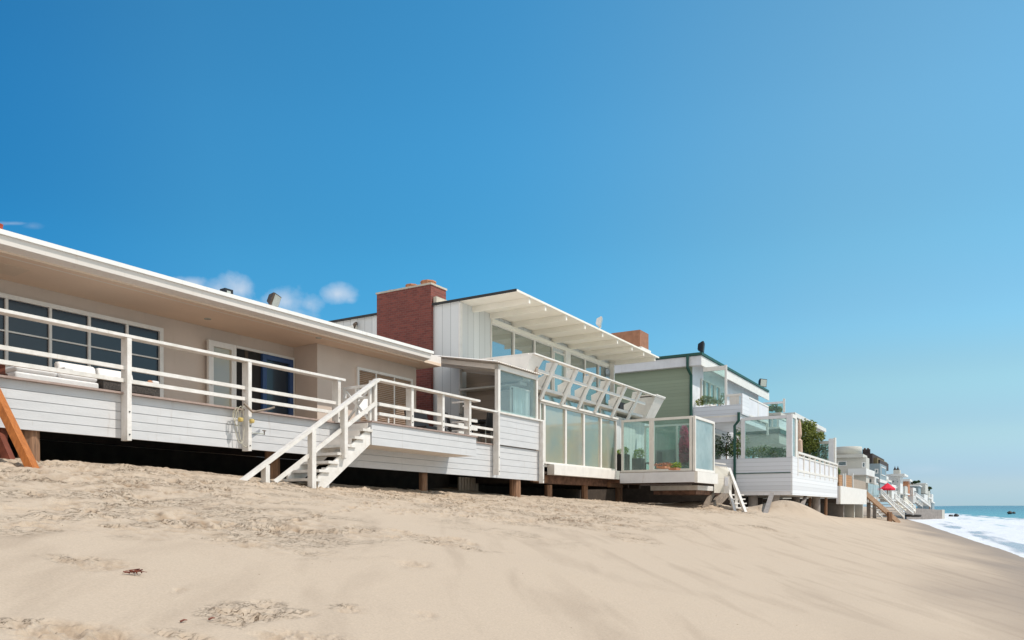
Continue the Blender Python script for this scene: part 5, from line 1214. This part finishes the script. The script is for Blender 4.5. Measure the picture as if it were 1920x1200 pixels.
# white board terrace of the next lot, with trellis fence
bn = f.bx(1576, 29.9); an = 29.9
wt2 = thing('white_terrace', 'plain white boarded terrace on concrete piers beyond the sea terrace', 'terrace', f.w(an+6, bn+2, -.5))
zn0, zn1 = f.zy(945, an, bn), f.zy(911, an, bn); an2 = f.ax(1625, bn)
MB().box(f, an, an2, bn, bn+.1, zn0, zn1).build('front_board', M['white'], wt2)
MB().box(f, an, an+.1, bn+.101, f.bx(1568, an), zn0, zn1).build('side_board', M['bluewhite'], wt2)
MB().box(f, an+.1, an2, bn+.101, bn+6, zn0+.1, zn0+.35).build('floor', M['under'], wt2)
for k, x in enumerate((1581, 1601, 1617)):
    a = f.ax(x, bn+.4); p = f.w(a, bn+.6, 0); zg = gz(p.x, p.y)-.5
    MB().box(f, a-.25, a+.1, bn+.35, bn+2.2, zg, zn0+.099).build('pier', M['palestucco'] if k else M['concrete'], wt2)
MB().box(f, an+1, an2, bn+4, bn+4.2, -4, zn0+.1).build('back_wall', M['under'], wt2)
fe = thing('trellis_fence', 'orange brown trellis and pale slat fence on the white terrace', 'fence', f.w(an+5, bn+.3, zn1))
for x0, x1, y0, mt in ((1572, 1578, 890, 'trellis'), (1584, 1596, 890, 'trellis'), (1598, 1622, 898, 'fencetan')):
    a0, a1 = f.ax(x0, bn+.3), f.ax(x1, bn+.3); z1_ = f.zy(y0, a0, bn+.3)
    MB().box(f, a0, a1, bn+.25, bn+.32, zn0+.36, z1_).build('fence_panel', M[mt], fe)
for x in (1579, 1583, 1597): a = f.ax(x, bn+.3); MB().box(f, a-.12, a+.12, bn+.2, bn+.36, zn0+.36, f.zy(888, a, bn+.3)).build('fence_post', M['farwhite'], fe)

def far_house(nm, label, a, x0, x1, x2, ytop, ybot, mat, wins=(), parts=(), cat='house'):
    q = pixbox(f, a, x0, x1, x2, ytop, ybot); c = f.w((q[0]+q[1])/2, (q[2]+q[3])/2, q[4]); t = thing(nm, label, cat, c)
    MB().box(f, *q).build('wall', M[mat], t)
    for px0, px1, py0, py1, side in wins:
        if side == 'a':
            bb0, bb1 = f.bx(px1, a), f.bx(px0, a); z0_, z1_ = f.zy(py1, a, (bb0+bb1)/2), f.zy(py0, a, (bb0+bb1)/2)
            window(f, 'a', a, bb0, bb1, z0_, z1_, -1, .10, .06, (), (), 'farwhite', 'winF', t, 'window', back=-.03)
        else:
            b = q[2]; aa0, aa1 = f.ax(px0, b), f.ax(px1, b); am = (aa0+aa1)/2
            window(f, 'b', b, aa0, aa1, f.zy(py1, am, b), f.zy(py0, am, b), -1, .10, .06, (), (), 'farwhite', 'winF', t, 'window', back=-.03)
    for pn, pa_, p0, p1, p2, y0, y1, mt in parts:
        MB().box(f, *pixbox(f, pa_, p0, p1, p2, y0, y1)).build(pn, M[mt], t)
    return t
# curved drum house
t = far_house('curved_house', 'pale stucco house with a round drum on the roof and a stepped balcony', 60, 1545, 1624, 1630, 857, 905, 'palestucco',
              [(1571, 1588, 864, 874, 'a'), (1616, 1623, 866, 877, 'a')],
              [('balcony', 58.5, 1590, 1624, 1640, 878, 890, 'farwhite'), ('parapet', 59.5, 1560, 1618, 1626, 851, 857, 'palestucco')])
bb = f.bx(1590, 64); c = f.w(64, bb, f.zy(852, 64, bb)); rr = 24/FPX*c.y
m = MB(); m.lathe(c, [(rr, 0), (rr, 13/FPX*c.y), (rr*.97, 13.6/FPX*c.y)], 36); m.build('roof_drum', M['palestucco'], t, True)
far_house('brown_house', 'dark brown shingled house with two chimney pots and a stepped roof', 74, 1600, 1636, 1658, 850, 880, 'shingle', [],
          [('roof_step', 75, 1615, 1645, 1664, 858, 872, 'goldstone'), ('roof_step', 76, 1620, 1650, 1666, 862, 876, 'shingle'), ('chimney', 74.5, 1617, 1631, 1632, 842, 852, 'shingle'), ('chimney_pot', 74.8, 1619.5, 1623, 1623.5, 840, 843, 'ironbrown'), ('chimney_pot', 74.8, 1625.5, 1629, 1629.5, 840, 843, 'ironbrown')])
far_house('grey_blue_house', 'grey blue house with glazed sea front below the brown roof', 70, 1600, 1650, 1662, 869, 925, 'greyblue', [(1640, 1647, 879, 888, 'a'), (1652, 1660, 876, 892, 'b')],
          [('balcony', 69, 1630, 1650, 1664, 898, 904, 'farwhite')])
far_house('tower_house', 'white house with square tower, two pointed vents and a flat projecting roof', 92, 1640, 1688, 1693, 889, 925, 'farwhite', [(1672, 1678, 900, 906, 'a'), (1680, 1685, 900, 906, 'a')],
          [('tower', 92.5, 1675, 1687, 1689, 881, 890, 'palestucco'), ('flat_roof', 91, 1670, 1696, 1703, 888, 892, 'farwhite'), ('balcony', 90.5, 1655, 1680, 1690, 911, 915, 'farwhite')])
for px in (1678, 1683.5):
    b = f.bx(px, 93); c = f.w(93, b, f.zy(881, 93, b)); MB().lathe(c, [(.22, 0), (.05, .35), (.01, .55)], 8).build('vent', M['shingle'], bpy.data.objects['tower_house'])
far_house('tiled_house', 'terracotta coloured house front with projecting tiled eave', 108, 1685, 1703, 1706, 900, 930, 'terra', [(1696, 1701, 911, 917, 'a')], [('eave', 107, 1690, 1706, 1711, 898, 902, 'farwhite')])
far_house('pale_block_house', 'small pale block house with teal glass between the stairs', 84, 1650, 1672, 1688, 908, 940, 'farwhite', [(1660, 1670, 912, 920, 'a'), (1676, 1685, 914, 922, 'b')])
far_house('beige_block_house', 'plain beige block house near the end of the row', 128, 1690, 1735, 1740, 907, 925, 'palestucco', [(1712, 1718, 913, 920, 'a'), (1720, 1725, 913, 920, 'a')],
          [('terrace', 127, 1690, 1733, 1740, 926, 942, 'farwhite'), ('parapet', 128.5, 1706, 1736, 1740.5, 905.5, 907, 'farwhite')])
far_house('lattice_house', 'white house with slender columns in the middle of the row', 112, 1690, 1712, 1722, 914, 944, 'farwhite', [(1700, 1708, 918, 926, 'a'), (1714, 1720, 920, 928, 'b')])
far_house('end_house', 'last small white house above the grey sea wall', 150, 1715, 1747, 1750, 926, 945, 'farwhite', [(1738, 1744, 930, 936, 'a')],
          [('base', 149, 1720, 1748, 1752, 943, 957, 'greyblue'), ('balcony', 148, 1735, 1749, 1753, 941, 943.5, 'farwhite')])
far_house('glass_block_house', 'low teal glazed house between the drum house and the red umbrella', 66, 1618, 1640, 1650, 893, 930, 'farwhite', [(1622, 1636, 897, 906, 'a'), (1642, 1649, 896, 908, 'b')], [('balcony', 65.5, 1620, 1640, 1652, 907, 911, 'palestucco')])
far_house('stepped_white_house', 'stepped white house with two terraces left of the tower house', 80, 1640, 1662, 1672, 898, 935, 'palestucco', [(1650, 1658, 902, 908, 'a'), (1664, 1671, 902, 910, 'b')], [('terrace', 79.5, 1650, 1668, 1680, 912, 916, 'farwhite'), ('roof_box', 80.5, 1650, 1660, 1666, 892, 898, 'farwhite')])
far_house('teal_fronted_house', 'narrow house with teal glass front under the terracotta one', 100, 1680, 1697, 1702, 912, 948, 'palestucco', [(1684, 1694, 916, 924, 'a'), (1684, 1694, 927, 935, 'a')], [('balcony', 99.5, 1682, 1698, 1706, 924.5, 927, 'farwhite')])
far_house('grey_gable_house', 'small grey house between the lattice house and the beige block', 120, 1705, 1722, 1727, 911, 945, 'greyblue', [(1708, 1713, 915, 921, 'a'), (1715, 1720, 924, 931, 'a')], [('roof', 119.5, 1704, 1724, 1729, 909.5, 911.5, 'farwhite')])
far_house('low_pier_house', 'low pale house just before the last one in the row', 140, 1718, 1741, 1744, 920, 948, 'palestucco', [(1730, 1735, 924, 930, 'a'), (1736, 1740, 933, 939, 'a')], [('deck', 139, 1720, 1742, 1747, 932, 934.5, 'farwhite')])
treeblob('dark_tree', 'dark tree clump on the skyline beside the beige block house', 125, [(1716, 904, 3.5, 2), (1722, 903, 2.5, 1.6), (1711, 905, 2.5, 1.5)], 'leafd', 260, .22, 51)
treeblob('dark_tree', 'small dark tree beside the end house', 146, [(1743, 915, 2.6, 2.4), (1742, 922, 1.4, 3.5)], 'leafd', 200, .22, 52)
treeblob('terrace_bush', 'green bush behind the trellis on the white terrace', 40, [(1570, 885, 4, 7)], 'leaf', 200, .12, 53)

# red umbrella on the row
ru = thing('red_umbrella', 'open red umbrella above the far beach stairs', 'umbrella', f.w(52, -4, 0))
aU = 62.; bU = f.bx(1664, aU); cz = f.zy(905, aU, bU); k = f.w(aU, bU, 0).y/FPX
m = MB(); n = 8; c = f.w(aU, bU, 0); c.z = 0
top = Vector((c.x, c.y, cz)); R_ = 14*k; P = [top]+[Vector((c.x+R_*math.cos(2*math.pi*i/n), c.y+R_*math.sin(2*math.pi*i/n), cz-11*k)) for i in range(n)]
P += [p-Vector((0, 0, 3.2*k)) for p in P[1:]]
m.add(P, [(0, 1+i, 1+(i+1) % n) for i in range(n)]+[(1+i, 1+n+i, 1+n+(i+1) % n, 1+(i+1) % n) for i in range(n)]).build('canopy', M['umbrella'], ru)
MB().tube([Vector((c.x, c.y, cz-36*k)), top], .04, 6).build('pole', M['greywood'], ru)
tdk = thing('far_terrace', 'small white glazed terrace carrying the red umbrella', 'terrace', f.w(55, -3, -1))
MB().box(f, *pixbox(f, 46, 1604, 1627, 1646, 930, 942)).build('front_board', M['farwhite'], tdk)
q = pixbox(f, 46, 1606, 1628, 1648, 906, 930); MB().box(f, q[0], q[1], q[2], q[2]+.03, q[4], q[5]).build('glass_front', M['film'], tdk)
MB().box(f, q[0], q[1], q[2]+.04, q[2]+9, q[4]-.3, q[4]).build('floor', M['farwhite'], tdk)
for x in (1630, 1641): a = f.ax(x, q[2]+.4); p = f.w(a, q[2]+.4, 0); MB().box(f, a-.15, a+.15, q[2]+.3, q[2]+.6, gz(p.x, p.y)-.5, q[4]-.3).build('pier', M['concrete'], tdk)
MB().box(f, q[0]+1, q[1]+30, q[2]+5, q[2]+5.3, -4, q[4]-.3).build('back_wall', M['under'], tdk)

# stairs down to the sand
def beach_stairs(label, a, b, ztop, wid, dirv, run, drop, mat, solid=False, rails=1.0, steps=9, cat='stairs', group='stairs from the houses down to the beach', nposts=3):
    """Stairs starting at (a,b,ztop) going along dirv=(da,db) for `run` metres and down by `drop`."""
    t = thing('beach_stairs', label, cat, f.w(a, b, ztop-drop), group)
    da, db = dirv; L = math.hypot(da, db); da /= L; db /= L; na, nb = -db, da
    def P(s_, o_, z): return f.w(a+da*s_+na*o_, b+db*s_+nb*o_, z)
    for o_ in (0, wid):
        MB().hexa([P(0, o_-.04, ztop-.28), P(0, o_+.04, ztop-.28), P(run, o_+.04, ztop-drop-.28), P(run, o_-.04, ztop-drop-.28), P(0, o_-.04, ztop), P(0, o_+.04, ztop), P(run, o_+.04, ztop-drop), P(run, o_-.04, ztop-drop)]).build('stringer', M[mat], t)
        if rails:
            MB().bar(P(0, o_, ztop+rails), P(run, o_, ztop-drop+rails), .10, .10).build('handrail', M[mat], t)
            MB().bar(P(0, o_, ztop+rails*.5), P(run, o_, ztop-drop+rails*.5), .06, .06).build('mid_rail', M[mat], t)
            for k in range(nposts+1): s_ = run*k/nposts; zz = ztop-drop*k/nposts; MB().bar(P(s_, o_, zz-.2), P(s_, o_, zz+rails), .09, .09).build('post', M[mat], t)
    for k in range(steps):
        s_ = run*(k+.5)/steps; z = ztop-drop*(k+.5)/steps
        MB().hexa([P(s_-.14, .045, z-.04), P(s_-.14, wid-.045, z-.04), P(s_+.14, wid-.045, z-.04), P(s_+.14, .045, z-.04), P(s_-.14, .045, z), P(s_-.14, wid-.045, z), P(s_+.14, wid-.045, z), P(s_+.14, .045, z)]).build('tread', M[mat], t)
    return t
# white stairs beside the windbreak (seen almost end on)
e3 = thing('side_stairs', 'white stairs with handrails between the glass windbreak and the sea terrace', 'stairs', f.w(g1+2, gb, 0), None)
D0 = 31.0
def wq(px, py, D): return Vector(((px-CX)/FPX*D, D, (HY-py)/FPX*D))
tp_ = wq(1367, 880, 32.0); bt_ = wq(1398, 955, 29.6); bt_.z = gz(bt_.x, bt_.y)-.05
MB().bar(tp_, bt_, .10, .17).build('handrail', M['whitew'], e3)
t2_ = wq(1367, 922, 31.6); b2_ = wq(1378.5, 953, 30.2); b2_.z = gz(b2_.x, b2_.y)-.1
MB().bar(t2_, b2_, .10, .17).build('stringer', M['whitew'], e3)
for px, y0, D, nm in ((1380.5, 915, 30.9, 'post'), (1395, 950, 29.9, 'post'), (1369, 884, 31.8, 'post')):
    p = wq(px, y0, D); zg = gz(p.x, p.y)-.3 if nm == 'post' and px > 1375 else wq(px, 926, D).z
    MB().bar(Vector((p.x, p.y, zg)), p, .10, .10).build(nm, M['whitew'], e3)
for k in range(4):
    p = t2_.lerp(b2_, .15+.2*k); MB().bar(p, p+Vector((.62, .45, 0)), .25, .05).build('tread', M['whitew'], e3)
sw_ = thing('stair_wall', 'low cream scalloped wall panel at the head of the side stairs', 'wall', wq(1350, 925, 31.5))
p0, p1 = wq(1339, 922, 31.5), wq(1366, 925, 31.7); 
MB().prism([wq(1339, 897, 31.5), wq(1339, 872, 31.5), wq(1364, 876, 31.7), wq(1366, 884, 31.7), wq(1363, 897, 31.7)], Vector((.05, .1, 0))).build('panel', M['cream'], sw_)
m = MB()
for i in range(7): m.prism([wq(1340+i*3.4, 873+i*.3, 31.45), wq(1341.7+i*3.4, 876+i*.3, 31.45), wq(1343.3+i*3.4, 873.2+i*.3, 31.45)], Vector((.02, .04, 0)))
m.bar(wq(1339, 868, 31.5), wq(1360, 870.5, 31.7), .08, .05).build('scalloped_trim', M['white'], sw_)
MB().prism([wq(1339, 897.2, 31.5), wq(1363, 897.2, 31.7), wq(1367, 925, 31.7), wq(1339, 924, 31.5)], Vector((.05, .1, 0))).build('lower_panel', M['cream'], sw_)
MB().prism([wq(1357, 893, 31.3), wq(1367, 893, 31.3), wq(1367, 925, 31.3), wq(1357, 925, 31.3)], Vector((.03, .06, 0))).build('white_frame', M['white'], sw_)
MB().prism([wq(1359, 895.5, 31.27), wq(1365, 895.5, 31.27), wq(1365, 911, 31.27), wq(1359, 911, 31.27)], Vector((.01, .02, 0))).build('opening', M['bluewhite'], sw_)

# tan timber stair rail on the sand and white stairs beyond
ts = thing('tan_stairs', 'tan timber stair rail with a dark post running down onto the sand', 'stairs', f.w(44, -6, -1.5))
p0 = wq(1624, 926, 62); p1 = wq(1686, 974, 66); p1.z = gz(p1.x, p1.y)-.05
MB().bar(p0, p1, .16, .42).build('stringer', M['tanwood'], ts)
MB().bar(wq(1626, 930, 62.9), wq(1680, 973, 66.6), .14, .30).build('stringer', M['greywood'], ts)
p = wq(1668, 962, 64); zg = gz(p.x, p.y)-.4; p.z = wq(1668, 960, 64).z
MB().bar(Vector((p.x, p.y, zg)), p, .30, .30).build('post', M['wood'], ts)
for k in range(7):
    p = p0.lerp(p1, (k+.8)/8)-Vector((0, 0, .05)); MB().bar(p, p+Vector((-.05, 1.0, .05)), .3, .05).build('tread', M['tanwood'], ts)
def far_stairs(label, x0, y0, x1, y1, D0, D1, mat='farwhite', hh=7, n=3, off=Vector((-.6, 1.4, .0)), steps=8):
    t = thing('beach_stairs', label, 'stairs', wq(x1, y1, D1), 'white stairs from the far houses to the beach')
    a_, b_ = wq(x0, y0, D0), wq(x1, y1, D1); k = D0/FPX
    for o_ in (Vector((0, 0, 0)), off):
        MB().bar(a_+o_, b_+o_, .10, 3.2*k).build('stringer', M[mat], t)
        MB().bar(a_+o_+Vector((0, 0, hh*k)), b_+o_+Vector((0, 0, hh*k)), .09, 1.3*k).build('handrail', M[mat], t)
        MB().bar(a_+o_+Vector((0, 0, hh*k*.55)), b_+o_+Vector((0, 0, hh*k*.55)), .06, .8*k).build('mid_rail', M[mat], t)
        for i in range(n+1): c = a_.lerp(b_, i/n)+o_; MB().bar(c-Vector((0, 0, 1.5*k if i < n else 4*k)), c+Vector((0, 0, hh*k)), .10, .10).build('post', M[mat], t)
    for i in range(steps): c = a_.lerp(b_, (i+.5)/steps); MB().bar(c, c+off, .35, .06).build('tread', M[mat], t)
far_stairs('broad white stairs beside the red umbrella running down to the foam', 1652, 926, 1695, 970, 68, 74, hh=9, n=4, off=Vector((-1.0, 2.4, 0)))
far_stairs('second white stairs past the red umbrella, nearer the rocks', 1678, 934, 1712, 962, 88, 95, hh=8, n=3)
far_stairs('short white stairs with curved end rail before the sea wall', 1696, 940, 1716, 958, 104, 108, 'cream', hh=8, n=3)
far_stairs('small white stairs leading onto the grey sea wall', 1716, 928, 1745, 950, 118, 126, hh=5, n=3)
# sea wall, rocks
sw2 = thing('sea_wall', 'long grey concrete sea wall reaching into the surf', 'sea wall', f.w(110, -6, -3))
p0, p1 = wq(1700, 952, 118), wq(1766, 956, 126)
MB().prism([Vector((p0.x, p0.y, -3)), Vector((p0.x, p0.y, p0.z)), Vector((p1.x, p1.y, p1.z)), Vector((p1.x, p1.y, -3))], Vector((1.5, 3.5, 0))).build('wall_face', M['concrete'], sw2)
MB().prism([Vector((p1.x+.02, p1.y, -3)), Vector((p1.x+.02, p1.y, p1.z+.02)), Vector((p1.x+.7, p1.y+.4, p1.z+.02)), Vector((p1.x+.7, p1.y+.4, -3))], Vector((1.2, 3.0, 0))).build('end_block', M['palestucco'], sw2)
def rock(label, px, py, D, rx, ry, rz, seed):
    import bmesh
    bm = bmesh.new(); bmesh.ops.create_icosphere(bm, subdivisions=3, radius=1); rng = random.Random(seed); m = MB()
    for v in bm.verts:
        d = v.co.copy(); s_ = 1+.35*(math.sin(d.x*3+seed)+math.sin(d.y*4+seed*2)+math.sin(d.z*5+seed))/3
        m.v.append(wq(px, py, D)+Vector((d.x*rx*s_, d.y*ry*s_, d.z*rz*s_)))
    m.f = [tuple(v.index for v in fc.verts) for fc in bm.faces]; bm.free()
    return tag(m.build('sea_rock', M['rock']), label, 'rock', 'dark rocks in the surf')
rock('small dark rock in the water at far right', 1893, 961.5, 190, .65, .5, .4, 1)
rock('smaller companion rock in the water at far right', 1901, 961.8, 192, .4, .35, .3, 2)
rock('dark rock in the foam right of the sea wall', 1794, 966.5, 150, .5, .4, .3, 3)
rock('low dark rock in the foam close to the sea wall end', 1783, 967, 152, .4, .35, .22, 4)
rock('flat dark rock on the waterline before the sea wall', 1716, 967, 100, .7, .5, .2, 5)
rock('flat dark rock between the white stairs and the foam', 1703, 966, 96, .6, .5, .2, 6)
